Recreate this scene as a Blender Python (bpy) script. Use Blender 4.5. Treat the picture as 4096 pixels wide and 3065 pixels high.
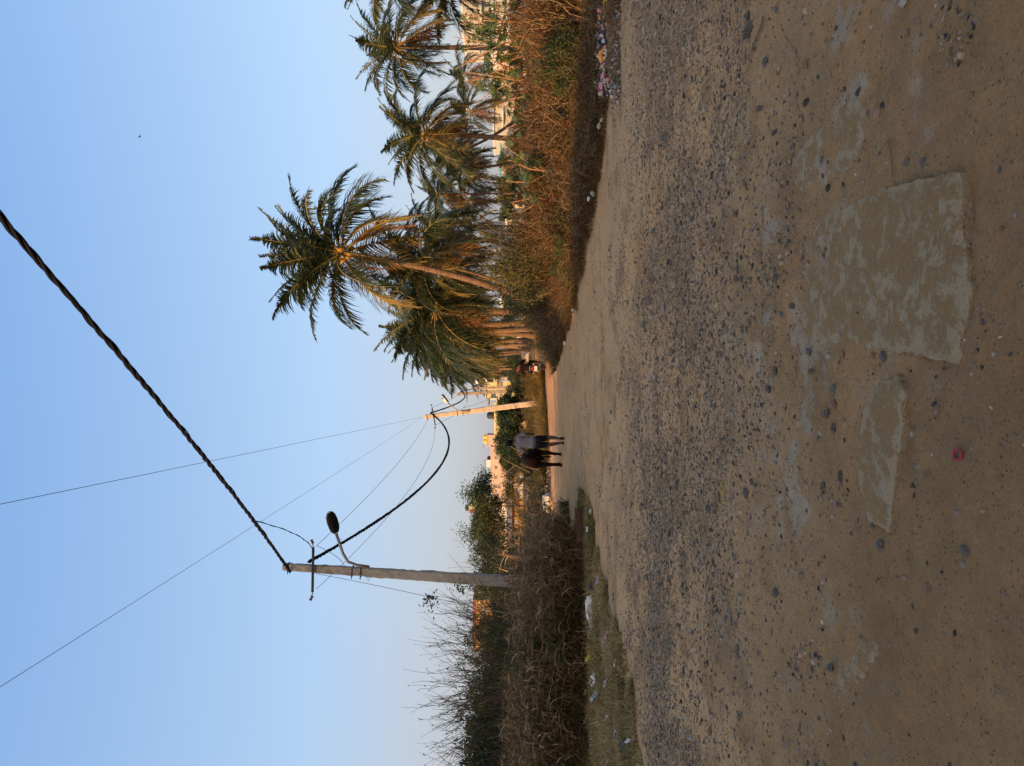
import bpy, math, random
import numpy as np
from mathutils import Vector, Matrix, geometry
from math import radians, sin, cos, pi

scene = bpy.context.scene
for o in list(bpy.data.objects):
    bpy.data.objects.remove(o)
C = scene.collection
random.seed(11)
RS = np.random.RandomState(7)

# ------------------------------------------------------------------ camera
FP = 3072.0            # focal length in pixels of the 4096 wide photograph
EYE = 1.45
PIT = math.atan(18 / FP)
cam = bpy.data.cameras.new('camera')
cam.sensor_fit = 'HORIZONTAL'; cam.sensor_width = 36; cam.lens = 36 * FP / 4096
cam.clip_start = 0.05; cam.clip_end = 4000
camo = bpy.data.objects.new('camera', cam); C.objects.link(camo)
fwd = Vector((0, cos(PIT), sin(PIT))); upv = Vector((0, -sin(PIT), cos(PIT))); rgt = Vector((1, 0, 0))
mx = Matrix.Identity(4)                      # the phone was held upright: picture right = world down
mx.col[0][:3] = -upv; mx.col[1][:3] = rgt; mx.col[2][:3] = -fwd; mx.col[3][:3] = (0, 0, EYE)
camo.matrix_world = mx
scene.camera = camo

# ------------------------------------------------------------------ light
SUN_EL = radians(12.0)
LH = Vector((0.75, 0.66)).normalized()       # horizontal travel direction of the sunlight
sd = Vector((LH.x * cos(SUN_EL), LH.y * cos(SUN_EL), -sin(SUN_EL)))
sun = bpy.data.lights.new('sun', 'SUN'); sun.energy = 4.6; sun.angle = radians(0.5); sun.color = (1.0, 0.54, 0.21)
suno = bpy.data.objects.new('sun', sun); C.objects.link(suno)
suno.rotation_euler = sd.to_track_quat('-Z', 'Y').to_euler()
world = bpy.data.worlds.new('World'); scene.world = world; world.use_nodes = True
wn = world.node_tree.nodes; wl = world.node_tree.links
sky = wn.new('ShaderNodeTexSky'); sky.sky_type = 'NISHITA'; sky.sun_disc = False
sky.sun_elevation = SUN_EL; sky.sun_rotation = math.atan2(-LH.x, -LH.y)
sky.air_density = 1.0; sky.dust_density = 4.0; sky.ozone_density = 2.0; sky.altitude = 300
bg = wn['Background']; bg.inputs['Strength'].default_value = 0.15
# dusty evening air: lavender grey at the horizon, pale blue above, the same all the way round
tcw = wn.new('ShaderNodeTexCoord'); sx = wn.new('ShaderNodeSeparateXYZ'); wl.new(tcw.outputs['Generated'], sx.inputs[0])
rp = wn.new('ShaderNodeValToRGB'); el = rp.color_ramp.elements
HZ = [(0.0, (0.53, 0.49, 0.52)), (0.10, (0.52, 0.53, 0.61)), (0.24, (0.44, 0.60, 0.83)), (0.56, (0.245, 0.445, 0.80)), (1.0, (0.22, 0.39, 0.69))]
while len(el) < len(HZ): el.new(0.5)
for i, (p_, c_) in enumerate(HZ): el[i].position = p_; el[i].color = (*c_, 1)
wl.new(sx.outputs['Z'], rp.inputs[0])
gm = wn.new('ShaderNodeMix'); gm.data_type = 'RGBA'; gm.blend_type = 'MULTIPLY'; gm.inputs[0].default_value = 1; k_ = 4.35; gm.inputs[7].default_value = (k_, k_, k_, 1); gm.clamp_result = False
# the evening glow on the sun's side of the sky, fading out towards the side in view
rw = wn.new('ShaderNodeValToRGB'); ew = rw.color_ramp.elements
WZ = [(0.0, (1.0, 0.62, 0.34)), (0.20, (0.98, 0.74, 0.50)), (0.45, (0.70, 0.62, 0.58)), (0.75, (0.34, 0.45, 0.68)), (1.0, (0.235, 0.42, 0.74))]
while len(ew) < len(WZ): ew.new(0.5)
for i, (p_, c_) in enumerate(WZ): ew[i].position = p_; ew[i].color = (*c_, 1)
wl.new(sx.outputs['Z'], rw.inputs[0])
dt = wn.new('ShaderNodeVectorMath'); dt.operation = 'DOT_PRODUCT'; dt.inputs[1].default_value = (-LH.x, -LH.y, 0); wl.new(tcw.outputs['Generated'], dt.inputs[0])
mrw = wn.new('ShaderNodeMapRange'); mrw.interpolation_type = 'SMOOTHSTEP'; mrw.inputs[1].default_value = -0.05; mrw.inputs[2].default_value = 0.75; wl.new(dt.outputs['Value'], mrw.inputs[0])
wm = wn.new('ShaderNodeMix'); wm.data_type = 'RGBA'; wm.clamp_result = False; wl.new(mrw.outputs[0], wm.inputs[0]); wl.new(rp.outputs[0], wm.inputs[6])
wk = wn.new('ShaderNodeMix'); wk.data_type = 'RGBA'; wk.blend_type = 'MULTIPLY'; wk.inputs[0].default_value = 1; wk.clamp_result = False; wk.inputs[7].default_value = (2.15, 2.0, 1.75, 1); wl.new(rw.outputs[0], wk.inputs[6]); wl.new(wk.outputs[2], wm.inputs[7])
wl.new(wm.outputs[2], gm.inputs[6])
sm_ = wn.new('ShaderNodeMix'); sm_.data_type = 'RGBA'; sm_.inputs[0].default_value = 0.7
wl.new(sky.outputs[0], sm_.inputs[6]); wl.new(gm.outputs[2], sm_.inputs[7]); wl.new(sm_.outputs[2], bg.inputs[0])
scene.view_settings.view_transform = 'Standard'; scene.view_settings.look = 'None'
scene.view_settings.exposure = 0.85; scene.view_settings.gamma = 1
scene.view_settings.use_curve_mapping = False

# ------------------------------------------------------------------ pixel helpers (4096x3065 photo)
def P(px, py, d):
    r = fwd + rgt * ((1532.5 - py) / FP) + upv * ((2048 - px) / FP)
    s = d / r.y
    return Vector((r.x * s, d, EYE + r.z * s))
def G(px, py):
    r = fwd + rgt * ((1532.5 - py) / FP) + upv * ((2048 - px) / FP)
    s = -EYE / r.z
    return Vector((r.x * s, r.y * s, 0))

# ------------------------------------------------------------------ noise
_L = np.random.RandomState(3).rand(256, 256)
def vn(x, y):
    x = np.asarray(x, float); y = np.asarray(y, float)
    xi = np.floor(x).astype(int); yi = np.floor(y).astype(int)
    fx = x - xi; fy = y - yi
    fx = fx * fx * (3 - 2 * fx); fy = fy * fy * (3 - 2 * fy)
    a = _L[xi & 255, yi & 255]; b = _L[(xi + 1) & 255, yi & 255]
    c = _L[xi & 255, (yi + 1) & 255]; d = _L[(xi + 1) & 255, (yi + 1) & 255]
    return (a * (1 - fx) + b * fx) * (1 - fy) + (c * (1 - fx) + d * fx) * fy
def fbm(x, y, o=4):
    s = 0; a = 0.5; t = 0
    for i in range(o):
        s = s + a * vn(x * 2 ** i + 17.3 * i, y * 2 ** i + 9.1 * i); t += a; a *= 0.55
    return s / t

def hgt(x, y):
    x = np.asarray(x, float); y = np.asarray(y, float)
    h = 0.07 * (fbm(x * 0.35 + 5, y * 0.35, 3) - 0.5)
    h = h + 0.030 * (fbm(x * 1.7, y * 1.7 + 30, 4) - 0.5)
    near = np.clip((14 - y) / 8, 0, 1)
    h = h + near * (0.030 * (fbm(x * 6 + 3, y * 6, 3) - 0.5) + 0.034 * (fbm(x * 20, y * 20 + 8, 3) - 0.5))
    h = h + 0.016 * (fbm((x + 0.30 * y) * 2.6 + 7, y * 0.45 + 3, 3) - 0.5)
    # faint wheel ruts running with the road
    u = x + 0.30 * (y - 10)
    h = h - 0.02 * np.exp(-((u - 1.2) / 0.28) ** 2) * np.clip((y - 5) / 4, 0, 1) - 0.02 * np.exp(-((u + 0.4) / 0.28) ** 2) * np.clip((y - 5) / 4, 0, 1)
    return h
def hz(x, y): return float(hgt(x, y))
def GZ(px, py):
    g = G(px, py); g.z = hz(g.x, g.y); return g

# ------------------------------------------------------------------ materials
def new_mat(name):
    m = bpy.data.materials.new(name); m.use_nodes = True
    return m, m.node_tree.nodes, m.node_tree.links
def ramp(n, cols):
    r = n.new('ShaderNodeValToRGB'); e = r.color_ramp.elements
    k = len(cols)
    while len(e) < k: e.new(0.5)
    for i, c in enumerate(cols):
        e[i].position = i / max(1, k - 1); e[i].color = (*c, 1)
    return r
def noise(n, l, scale, detail=4, vec=None, rough=0.6):
    t = n.new('ShaderNodeTexNoise'); t.inputs['Scale'].default_value = scale
    t.inputs['Detail'].default_value = detail; t.inputs['Roughness'].default_value = rough
    if vec: l.new(vec, t.inputs['Vector'])
    return t
def math_n(n, l, op, a, b):
    m = n.new('ShaderNodeMath'); m.operation = op
    for i, v in enumerate((a, b)):
        if hasattr(v, 'links'): l.new(v, m.inputs[i])
        else: m.inputs[i].default_value = v
    return m.outputs[0]
def surf(name, cols, rough=0.9, scale=6, bump=0.3, bscale=40, spec=0.2, metal=0.0, bdist=0.01, stretch=None):
    m, n, l = new_mat(name)
    b = n['Principled BSDF']; b.inputs['Roughness'].default_value = rough
    b.inputs['Specular IOR Level'].default_value = spec; b.inputs['Metallic'].default_value = metal
    tc = n.new('ShaderNodeTexCoord'); vec = tc.outputs['Object']
    if stretch:
        mp = n.new('ShaderNodeMapping'); mp.inputs['Scale'].default_value = stretch
        l.new(vec, mp.inputs['Vector']); vec = mp.outputs[0]
    t = noise(n, l, scale, 5, vec)
    oi = n.new('ShaderNodeObjectInfo')
    f = math_n(n, l, 'MULTIPLY_ADD', t.outputs['Fac'], 1.9)
    n[f.node.name].inputs[2].default_value = -0.45
    f2 = math_n(n, l, 'ADD', f, math_n(n, l, 'MULTIPLY', math_n(n, l, 'SUBTRACT', oi.outputs['Random'], 0.5), 0.35))
    r = ramp(n, cols); l.new(f2, r.inputs[0]); l.new(r.outputs[0], b.inputs['Base Color'])
    if bump:
        t2 = noise(n, l, bscale, 4, vec); bp = n.new('ShaderNodeBump')
        bp.inputs['Strength'].default_value = bump; bp.inputs['Distance'].default_value = bdist
        l.new(t2.outputs['Fac'], bp.inputs['Height']); l.new(bp.outputs[0], b.inputs['Normal'])
    return m
def leafm(name, cols, trans=0.35, rough=0.6, spec=0.15, mix=0.55, nscale=1.2):
    """foliage: every leaf carries its own random number 'rnd'; clumps vary by a broad noise"""
    m, n, l = new_mat(name)
    b = n['Principled BSDF']; b.inputs['Roughness'].default_value = rough; b.inputs['Specular IOR Level'].default_value = spec
    at = n.new('ShaderNodeAttribute'); at.attribute_name = 'rnd'
    tc = n.new('ShaderNodeTexCoord'); t = noise(n, l, nscale, 3, tc.outputs['Object'])
    oi = n.new('ShaderNodeObjectInfo')
    a = math_n(n, l, 'MULTIPLY', at.outputs['Fac'], mix)
    c = math_n(n, l, 'MULTIPLY', math_n(n, l, 'SUBTRACT', t.outputs['Fac'], 0.5), 1.6)
    o_ = math_n(n, l, 'MULTIPLY', math_n(n, l, 'SUBTRACT', oi.outputs['Random'], 0.5), 0.35)
    s = math_n(n, l, 'ADD', math_n(n, l, 'ADD', a, c), o_)
    s = math_n(n, l, 'ADD', s, (1 - mix) / 2)
    r = ramp(n, cols); l.new(s, r.inputs[0]); l.new(r.outputs[0], b.inputs['Base Color'])
    if trans:
        tr = n.new('ShaderNodeBsdfTranslucent'); ms = n.new('ShaderNodeMixShader'); ms.inputs[0].default_value = trans
        l.new(r.outputs[0], tr.inputs['Color']); l.new(b.outputs[0], ms.inputs[1]); l.new(tr.outputs[0], ms.inputs[2])
        l.new(ms.outputs[0], n['Material Output'].inputs['Surface'])
    return m
def flat(name, col, rough=0.6, spec=0.3, metal=0, var=0.12):
    c2 = tuple(min(1, c * (1 + var)) for c in col); c1 = tuple(c * (1 - var) for c in col)
    return surf(name, [c1, col, c2], rough, 9, 0.15, 60, spec, metal, 0.003)

# ------------------------------------------------------------------ mesh helpers
def mk_mesh(name, V, F, mat=None, rnd=None, smooth=False, midx=None):
    V = np.asarray(V, dtype=np.float32).reshape(-1, 3)
    me = bpy.data.meshes.new(name)
    if isinstance(F, np.ndarray):
        k = F.shape[1]; nf = len(F)
        me.vertices.add(len(V)); me.vertices.foreach_set('co', V.ravel())
        me.loops.add(nf * k); me.loops.foreach_set('vertex_index', F.astype(np.int32).ravel())
        me.polygons.add(nf); me.polygons.foreach_set('loop_start', np.arange(0, nf * k, k, dtype=np.int32))
        me.polygons.foreach_set('loop_total', np.full(nf, k, dtype=np.int32))
        me.update(calc_edges=True)
    else:
        me.from_pydata([tuple(map(float, v)) for v in V], [], [tuple(f) for f in F]); me.update()
    if rnd is not None:
        a = me.attributes.new('rnd', 'FLOAT', 'POINT'); a.data.foreach_set('value', np.asarray(rnd, dtype=np.float32))
    if mat:
        for mm in (mat if isinstance(mat, (list, tuple)) else [mat]): me.materials.append(mm)
    if smooth: me.polygons.foreach_set('use_smooth', np.ones(len(me.polygons), dtype=bool))
    if midx is not None: me.polygons.foreach_set('material_index', np.asarray(midx, dtype=np.int32))
    return me
def link(name, me, parent=None, loc=None, rot=None, scl=None):
    o = bpy.data.objects.new(name, me); C.objects.link(o)
    if loc is not None: o.location = loc
    if rot is not None: o.rotation_euler = rot
    if scl is not None: o.scale = (scl,) * 3 if isinstance(scl, (int, float)) else scl
    if parent: o.parent = parent
    return o
def tag(o, label=None, cat=None, group=None, kind=None):
    if label: o['label'] = label
    if cat: o['category'] = cat
    if group: o['group'] = group
    if kind: o['kind'] = kind
    return o
def empty(name, loc, rz=0, label=None, cat=None, group=None, scl=1):
    o = bpy.data.objects.new(name, None); C.objects.link(o); o.empty_display_size = 0.1
    o.location = loc; o.rotation_euler = (0, 0, rz); o.scale = (scl,) * 3
    return tag(o, label, cat, group)

class MB:
    """collects polygons, then links them as ONE mesh"""
    def __init__(s): s.V = []; s.F = []; s.R = []
    def add(s, V, F, rnd=None):
        b = len(s.V); s.V += [tuple(v) for v in V]; s.F += [tuple(i + b for i in f) for f in F]
        s.R += [rnd if rnd is not None else random.random()] * len(V)
        return s
    def box(s, a, b, M=None):
        x0, y0, z0 = a; x1, y1, z1 = b
        V = [(x0,y0,z0),(x1,y0,z0),(x1,y1,z0),(x0,y1,z0),(x0,y0,z1),(x1,y0,z1),(x1,y1,z1),(x0,y1,z1)]
        if M is not None: V = [M @ Vector(v) for v in V]
        return s.add(V, [(0,3,2,1),(4,5,6,7),(0,1,5,4),(1,2,6,5),(2,3,7,6),(3,0,4,7)])
    def tube(s, pts, rad, n=6, cap=True, twist=0):
        pts = [Vector(p) for p in pts]
        if isinstance(rad, (int, float)): rad = [rad] * len(pts)
        V = []; F = []; ref = None
        for i, p in enumerate(pts):
            t = (pts[min(i + 1, len(pts) - 1)] - pts[max(i - 1, 0)])
            if t.length < 1e-9: t = Vector((0, 0, 1))
            t.normalize()
            if ref is None:
                ref = t.cross(Vector((0.13, 0.91, 0.21))); ref.normalize()
            ref = (ref - t * ref.dot(t)); ref.normalize()
            q = t.cross(ref)
            for k in range(n):
                a = 2 * pi * k / n + twist
                V.append(p + (ref * cos(a) + q * sin(a)) * rad[i])
        for i in range(len(pts) - 1):
            for k in range(n):
                a = i * n + k; b = i * n + (k + 1) % n
                F.append((a, b, b + n, a + n))
        if cap:
            F.append(tuple(range(n - 1, -1, -1))); F.append(tuple(len(V) - n + k for k in range(n)))
        return s.add(V, F)
    def lathe(s, prof, n=10, M=None):
        V = []; F = []
        for r, z in prof:
            for k in range(n):
                a = 2 * pi * k / n; v = Vector((r * cos(a), r * sin(a), z)); V.append(M @ v if M is not None else v)
        for i in range(len(prof) - 1):
            for k in range(n):
                a = i * n + k; b = i * n + (k + 1) % n; F.append((a, b, b + n, a + n))
        F.append(tuple(range(n - 1, -1, -1))); F.append(tuple(len(V) - n + k for k in range(n)))
        return s.add(V, F)
    def build(s, name, mat, parent=None, loc=None, smooth=False, rot=None, scl=None):
        return link(name, mk_mesh(name, s.V, s.F, mat, s.R, smooth), parent, loc, rot, scl)
    def mesh(s, name, mat, smooth=False): return mk_mesh(name, s.V, s.F, mat, s.R, smooth)

def unit(a): return a / np.maximum(1e-9, np.linalg.norm(a, axis=1, keepdims=True))
def ribbons(base, d, L, W, droop, segs=3, side=None, rs=RS, curl=None, taper=1.3):
    """N tapering leaf blades: base points, directions, lengths, widths, downward droop"""
    N = len(base); d = unit(d)
    if side is None: side = unit(np.cross(d, rs.normal(size=(N, 3))))
    t = np.linspace(0, 1, segs + 1)[None, :, None]
    Lr = np.asarray(L, float).reshape(-1, 1, 1) * np.ones((N, 1, 1)); Wr = np.asarray(W, float).reshape(-1, 1, 1) * np.ones((N, 1, 1))
    Dr = np.asarray(droop, float).reshape(-1, 1, 1) * np.ones((N, 1, 1))
    p = base[:, None, :] + d[:, None, :] * Lr * t
    p = p + np.array([0, 0, -1.0])[None, None, :] * Lr * Dr * t ** 2
    if curl is not None: p = p + curl[:, None, :] * Lr * t ** 2
    w = Wr * (1 - t ** taper) * 0.5 + Wr * 0.04
    V = np.stack([p - side[:, None, :] * w, p + side[:, None, :] * w], axis=2).reshape(-1, 3)
    k = (segs + 1) * 2; b = (np.arange(N) * k)[:, None]; s = (np.arange(segs) * 2)[None, :]
    q = b + s
    Fc = np.stack([q, q + 1, q + 3, q + 2], axis=2).reshape(-1, 4)
    rnd = np.repeat(rs.rand(N), k)
    return V, Fc, rnd
def diamonds(c, L, W, rs=RS, up=0.0, d=None):
    """N small folded leaves at points c"""
    N = len(c)
    if d is None: d = rs.normal(size=(N, 3)); d[:, 2] += up
    d = unit(d); s = unit(np.cross(d, rs.normal(size=(N, 3)))); nn = np.cross(d, s)
    L = np.asarray(L, float).reshape(-1, 1) * np.ones((N, 1)); W = np.asarray(W, float).reshape(-1, 1) * np.ones((N, 1))
    v0 = c; v1 = c + d * L * .5 + s * W * .5 + nn * W * .15; v2 = c + d * L; v3 = c + d * L * .5 - s * W * .5 + nn * W * .15
    V = np.stack([v0, v1, v2, v3], axis=1).reshape(-1, 3)
    b = (np.arange(N) * 4)[:, None]
    return V, b + np.array([[0, 1, 2, 3]]), np.repeat(rs.rand(N), 4)
def cat(parts):
    Vs = []; Fs = []; Rs = []; b = 0
    for V, F, R in parts:
        Vs.append(V); Fs.append(F + b); Rs.append(R); b += len(V)
    return np.concatenate(Vs), np.concatenate(Fs), np.concatenate(Rs)
def stem_arr(mb):
    """MB made of quads only -> arrays"""
    F = np.array([f for f in mb.F if len(f) == 4]); return np.array(mb.V, float), F, np.array(mb.R)

def skin(name, verts, edges, radii, mat, parent, root=0, sub=2, loc=None):
    me = bpy.data.meshes.new(name); me.from_pydata([tuple(v) for v in verts], edges, []); me.update()
    me.materials.append(mat)
    o = link(name, me, parent, loc)
    md = o.modifiers.new('skin', 'SKIN'); md.use_smooth_shade = True
    sv = me.skin_vertices[0].data
    for i, r in enumerate(radii):
        sv[i].radius = r if isinstance(r, tuple) else (r, r)
        sv[i].use_root = (i == root)
    s = o.modifiers.new('sub', 'SUBSURF'); s.levels = sub; s.render_levels = sub
    return o

# ------------------------------------------------------------------ the soil
def soil_mat(name):
    m, n, l = new_mat(name)
    b = n['Principled BSDF']; b.inputs['Roughness'].default_value = 0.97; b.inputs['Specular IOR Level'].default_value = 0.12
    at = n.new('ShaderNodeAttribute'); at.attribute_name = 'soil'
    tc = n.new('ShaderNodeTexCoord'); ob = tc.outputs['Object']
    f1 = noise(n, l, 70, 5, ob, 0.7); r1 = ramp(n, [(0.5,) * 3, (1,) * 3, (1.3,) * 3]); l.new(f1.outputs['Fac'], r1.inputs[0])
    f2 = noise(n, l, 9, 6, ob, 0.65); r2 = ramp(n, [(0.72, .70, .68), (1, 1, 1), (1.16, 1.18, 1.2)]); l.new(f2.outputs['Fac'], r2.inputs[0])
    m1 = n.new('ShaderNodeMix'); m1.data_type = 'RGBA'; m1.blend_type = 'MULTIPLY'; m1.inputs[0].default_value = 1
    m2 = n.new('ShaderNodeMix'); m2.data_type = 'RGBA'; m2.blend_type = 'MULTIPLY'; m2.inputs[0].default_value = 1
    l.new(at.outputs['Color'], m1.inputs[6]); l.new(r1.outputs[0], m1.inputs[7])
    l.new(m1.outputs[2], m2.inputs[6]); l.new(r2.outputs[0], m2.inputs[7])
    # tiny dark grit, also painting in the shade of soil pits
    vo = n.new('ShaderNodeTexVoronoi'); vo.inputs['Scale'].default_value = 55; l.new(ob, vo.inputs['Vector'])
    g = noise(n, l, 3.0, 3, ob)
    th = math_n(n, l, 'MULTIPLY', g.outputs['Fac'], 0.46)
    k = math_n(n, l, 'LESS_THAN', vo.outputs['Distance'], th)
    sepn = n.new('ShaderNodeSeparateColor'); l.new(vo.outputs['Color'], sepn.inputs[0])
    k2 = math_n(n, l, 'MULTIPLY', k, math_n(n, l, 'GREATER_THAN', sepn.outputs[0], 0.55))
    m3 = n.new('ShaderNodeMix'); m3.data_type = 'RGBA'; m3.inputs[7].default_value = (0.12, 0.085, 0.06, 1)
    l.new(math_n(n, l, 'MULTIPLY', k2, 0.8), m3.inputs[0]); l.new(m2.outputs[2], m3.inputs[6])
    l.new(m3.outputs[2], b.inputs['Base Color'])
    h = math_n(n, l, 'ADD', math_n(n, l, 'MULTIPLY', f1.outputs['Fac'], 0.5), math_n(n, l, 'ADD', math_n(n, l, 'MULTIPLY', f2.outputs['Fac'], 1.2), math_n(n, l, 'MULTIPLY', k2, 0.35)))
    bp = n.new('ShaderNodeBump'); bp.inputs['Strength'].default_value = 1.0; bp.inputs['Distance'].default_value = 0.04
    l.new(h, bp.inputs['Height']); l.new(bp.outputs[0], b.inputs['Normal'])
    return m
M_soil = soil_mat('soil')

def poly_dist(x, y, poly):
    """signed distance-like test: >0 inside (vectorised)"""
    inside = np.zeros(x.shape, bool); dist = np.full(x.shape, 1e9)
    n = len(poly)
    for i in range(n):
        x0, y0 = poly[i]; x1, y1 = poly[(i + 1) % n]
        c = ((y0 > y) != (y1 > y)) & (x < (x1 - x0) * (y - y0) / (y1 - y0 + 1e-12) + x0)
        inside ^= c
        dx, dy = x1 - x0, y1 - y0; t = np.clip(((x - x0) * dx + (y - y0) * dy) / (dx * dx + dy * dy + 1e-12), 0, 1)
        dist = np.minimum(dist, np.hypot(x - x0 - t * dx, y - y0 - t * dy))
    return np.where(inside, dist, -dist)

ROAD = [(-9, -6), (11, -6), (9.5, 3), (5.9, 9.2), (5.15, 10.6), (3.2, 13.2), (2.0, 17.6), (1.3, 21.5), (0.8, 25.6), (0.75, 29), (1.1, 33),
        (2.0, 38), (2.4, 50), (2.6, 64), (3.4, 90), (6, 130), (5, 130), (2.0, 90), (0.9, 64), (0.45, 50), (0.1, 44), (-0.4, 40), (-1.3, 36.6), (-2.2, 34), (-3.6, 32.4),
        (-6.5, 31), (-12, 30.5), (-22, 30), (-22, 19), (-12, 18.6), (-6.5, 18.3), (-3.6, 17.9), (-2.75, 16.8), (-2.8, 14.6), (-3.0, 13.0), (-3.45, 11.0), (-4.2, 8.7), (-5.5, 5), (-7.5, 0)]

def soil_colors(x, y):
    n1 = fbm(x * 0.9, y * 0.9, 4); n2 = fbm(x * 2.7 + 40, y * 2.7, 4); n3 = fbm(x * 5 + 11, y * 5 + 70, 4)
    tan = np.array([0.56, 0.325, 0.15]); brown = np.array([0.33, 0.185, 0.08]); red = np.array([0.62, 0.31, 0.13]); grey = np.array([0.40, 0.26, 0.14]); gran = np.array([0.42, 0.345, 0.25])
    def mix(a, b, t): t = np.clip(t, 0, 1)[..., None]; return a * (1 - t) + b * t
    c = np.broadcast_to(tan, x.shape + (3,)).copy()
    c = mix(c, brown, np.clip((6.0 - y) / 2.8, 0, 1) * 0.9)  # browner and darker towards the viewer
    band = np.exp(-((y - 8.2 + 0.12 * x) / 3.2) ** 2)
    c = mix(c, grey, band * np.clip((n1 - 0.36) * 4, 0, 1) * 0.8)
    c = mix(c, brown * .92, np.clip((n2 - 0.52) * 4.5, 0, 1) * 0.75)
    c = mix(c, red, np.clip((y - 12) / 6, 0, 1) * (0.30 + 0.6 * np.clip((n1 - 0.45) * 5, 0, 1)))
    c = mix(c, red * 0.9, np.clip((fbm(x * 0.6 + 90, y * 0.6, 3) - 0.62) * 7, 0, 1) * 0.5)
    g = np.clip((n3 - 0.60) * 12, 0, 1) * np.clip((n1 - 0.42) * 6, 0, 1) * np.clip((6.5 - y) / 2, 0, 1)
    c = mix(c, gran, g * 0.6)
    # earth colour turns redder close to the viewer
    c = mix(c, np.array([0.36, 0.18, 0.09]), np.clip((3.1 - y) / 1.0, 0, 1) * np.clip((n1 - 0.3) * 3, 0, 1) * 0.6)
    return np.clip(c * (0.86 + 0.28 * fbm(x * 1.3, y * 1.3 + 50, 3))[..., None], 0, 1)

ys = [-4.0]
while ys[-1] < 1.6: ys.append(ys[-1] + 0.12)
while ys[-1] < 70: ys.append(ys[-1] + max(0.014, 0.0068 * ys[-1]))
ys = np.array(ys)
xs = [0.0]
while xs[-1] < 3.2: xs.append(xs[-1] + 0.026)
while xs[-1] < 34: xs.append(xs[-1] + 0.026 + (xs[-1] - 3.2) * 0.05)
xs = np.array(xs); xs = np.concatenate([-xs[:0:-1], xs])
XX, YY = np.meshgrid(xs, ys)
inside = poly_dist(XX, YY, ROAD) + 0.6 * (fbm(XX * 1.5, YY * 1.5, 3) - 0.5)
ZZ = hgt(XX, YY) + np.where(inside < 0, np.clip(-inside, 0, .8) * 0.06, 0)
# earth banks beyond the side track and in the field on the right
ZZ += 0.75 * np.exp(-((YY - 52) / 9) ** 2) * np.clip((-XX - 5) / 5, 0, 1)
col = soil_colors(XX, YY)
vegc = np.array([0.22, 0.13, 0.06]); fieldc = np.array([0.30, 0.17, 0.09])
off = np.clip(-inside / 0.5, 0, 1)
fld = np.clip((YY - 24) / 8, 0, 1) * (XX > 0)
base = vegc * (1 - fld[..., None]) + fieldc * fld[..., None]
col = col * (1 - off[..., None]) + base * off[..., None] * (0.7 + 0.6 * fbm(XX, YY, 3))[..., None]
nr, nc = XX.shape
idx = np.arange(nr * nc).reshape(nr, nc)
Fq = np.stack([idx[:-1, :-1], idx[:-1, 1:], idx[1:, 1:], idx[1:, :-1]], -1).reshape(-1, 4)
ins = ((inside[:-1, :-1] + inside[1:, 1:]) / 2 > 0).ravel()
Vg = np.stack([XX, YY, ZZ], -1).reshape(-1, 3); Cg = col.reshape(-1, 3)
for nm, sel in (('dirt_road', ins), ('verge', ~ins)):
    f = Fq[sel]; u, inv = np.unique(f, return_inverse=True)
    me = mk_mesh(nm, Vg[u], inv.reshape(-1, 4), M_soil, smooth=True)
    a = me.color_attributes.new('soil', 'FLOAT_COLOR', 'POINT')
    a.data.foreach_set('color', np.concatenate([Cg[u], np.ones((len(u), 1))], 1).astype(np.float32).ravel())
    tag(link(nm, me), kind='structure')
# far ground, one sheet to the horizon with a hole-free dip under the near ground
me = mk_mesh('ground', [(-2500, -2500, -0.10), (2500, -2500, -0.10), (2500, 2500, -0.10), (-2500, 2500, -0.10)], [(0, 1, 2, 3)],
             surf('field_earth', [(0.17, 0.10, 0.05), (0.25, 0.16, 0.085), (0.20, 0.16, 0.07)], 1, 0.06, 0.5, 3, 0.1, 0, 0.1))
tag(link('ground', me), kind='structure')
# ------------------------------------------------------------------ shared materials
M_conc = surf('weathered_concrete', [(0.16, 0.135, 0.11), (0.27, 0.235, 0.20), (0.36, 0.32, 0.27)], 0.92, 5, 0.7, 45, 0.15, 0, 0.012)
M_conc_lit = surf('sunlit_concrete', [(0.30, 0.24, 0.17), (0.40, 0.33, 0.25), (0.46, 0.40, 0.32)], 0.9, 4, 0.5, 40, 0.15, 0, 0.01)  # paler copy of the concrete for sunlit poles, sunlight put into the colour
M_steel = surf('dark_steel', [(0.03, 0.03, 0.035), (0.055, 0.05, 0.05), (0.10, 0.06, 0.04)], 0.7, 14, 0.3, 60, 0.3, 0.3)
M_galv = surf('galvanised_steel', [(0.20, 0.20, 0.20), (0.30, 0.30, 0.30)], 0.55, 10, 0.2, 60, 0.4, 0.6)
M_lampcap = flat('lamp_housing', (0.50, 0.50, 0.48), 0.5)
M_lens = flat('lamp_glass', (0.008, 0.008, 0.012), 0.5, 0.2)
M_cable = flat('black_cable', (0.005, 0.006, 0.012), 0.75, 0.1)
M_wire = flat('thin_wire', (0.06, 0.06, 0.07), 0.5)
M_ceram = flat('brown_insulator', (0.09, 0.06, 0.05), 0.35, 0.5)
M_bark = surf('palm_bark', [(0.06, 0.038, 0.026), (0.14, 0.09, 0.06), (0.21, 0.145, 0.10)], 0.95, 4, 0.9, 12, 0.1, 0, 0.03, (1, 1, 5))
M_wood = surf('branch_bark', [(0.10, 0.07, 0.045), (0.19, 0.14, 0.09), (0.27, 0.20, 0.13)], 0.95, 8, 0.5, 30, 0.1)
M_palm_g = leafm('palm_leaf_green', [(0.012, 0.024, 0.012), (0.024, 0.041, 0.017), (0.042, 0.060, 0.024), (0.075, 0.082, 0.033)], 0.14, 0.45, 0.35)
M_palm_y = leafm('palm_leaf_yellowing', [(0.04, 0.05, 0.02), (0.10, 0.09, 0.03), (0.19, 0.14, 0.04), (0.24, 0.14, 0.05)], 0.2, 0.5, 0.25)
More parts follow.
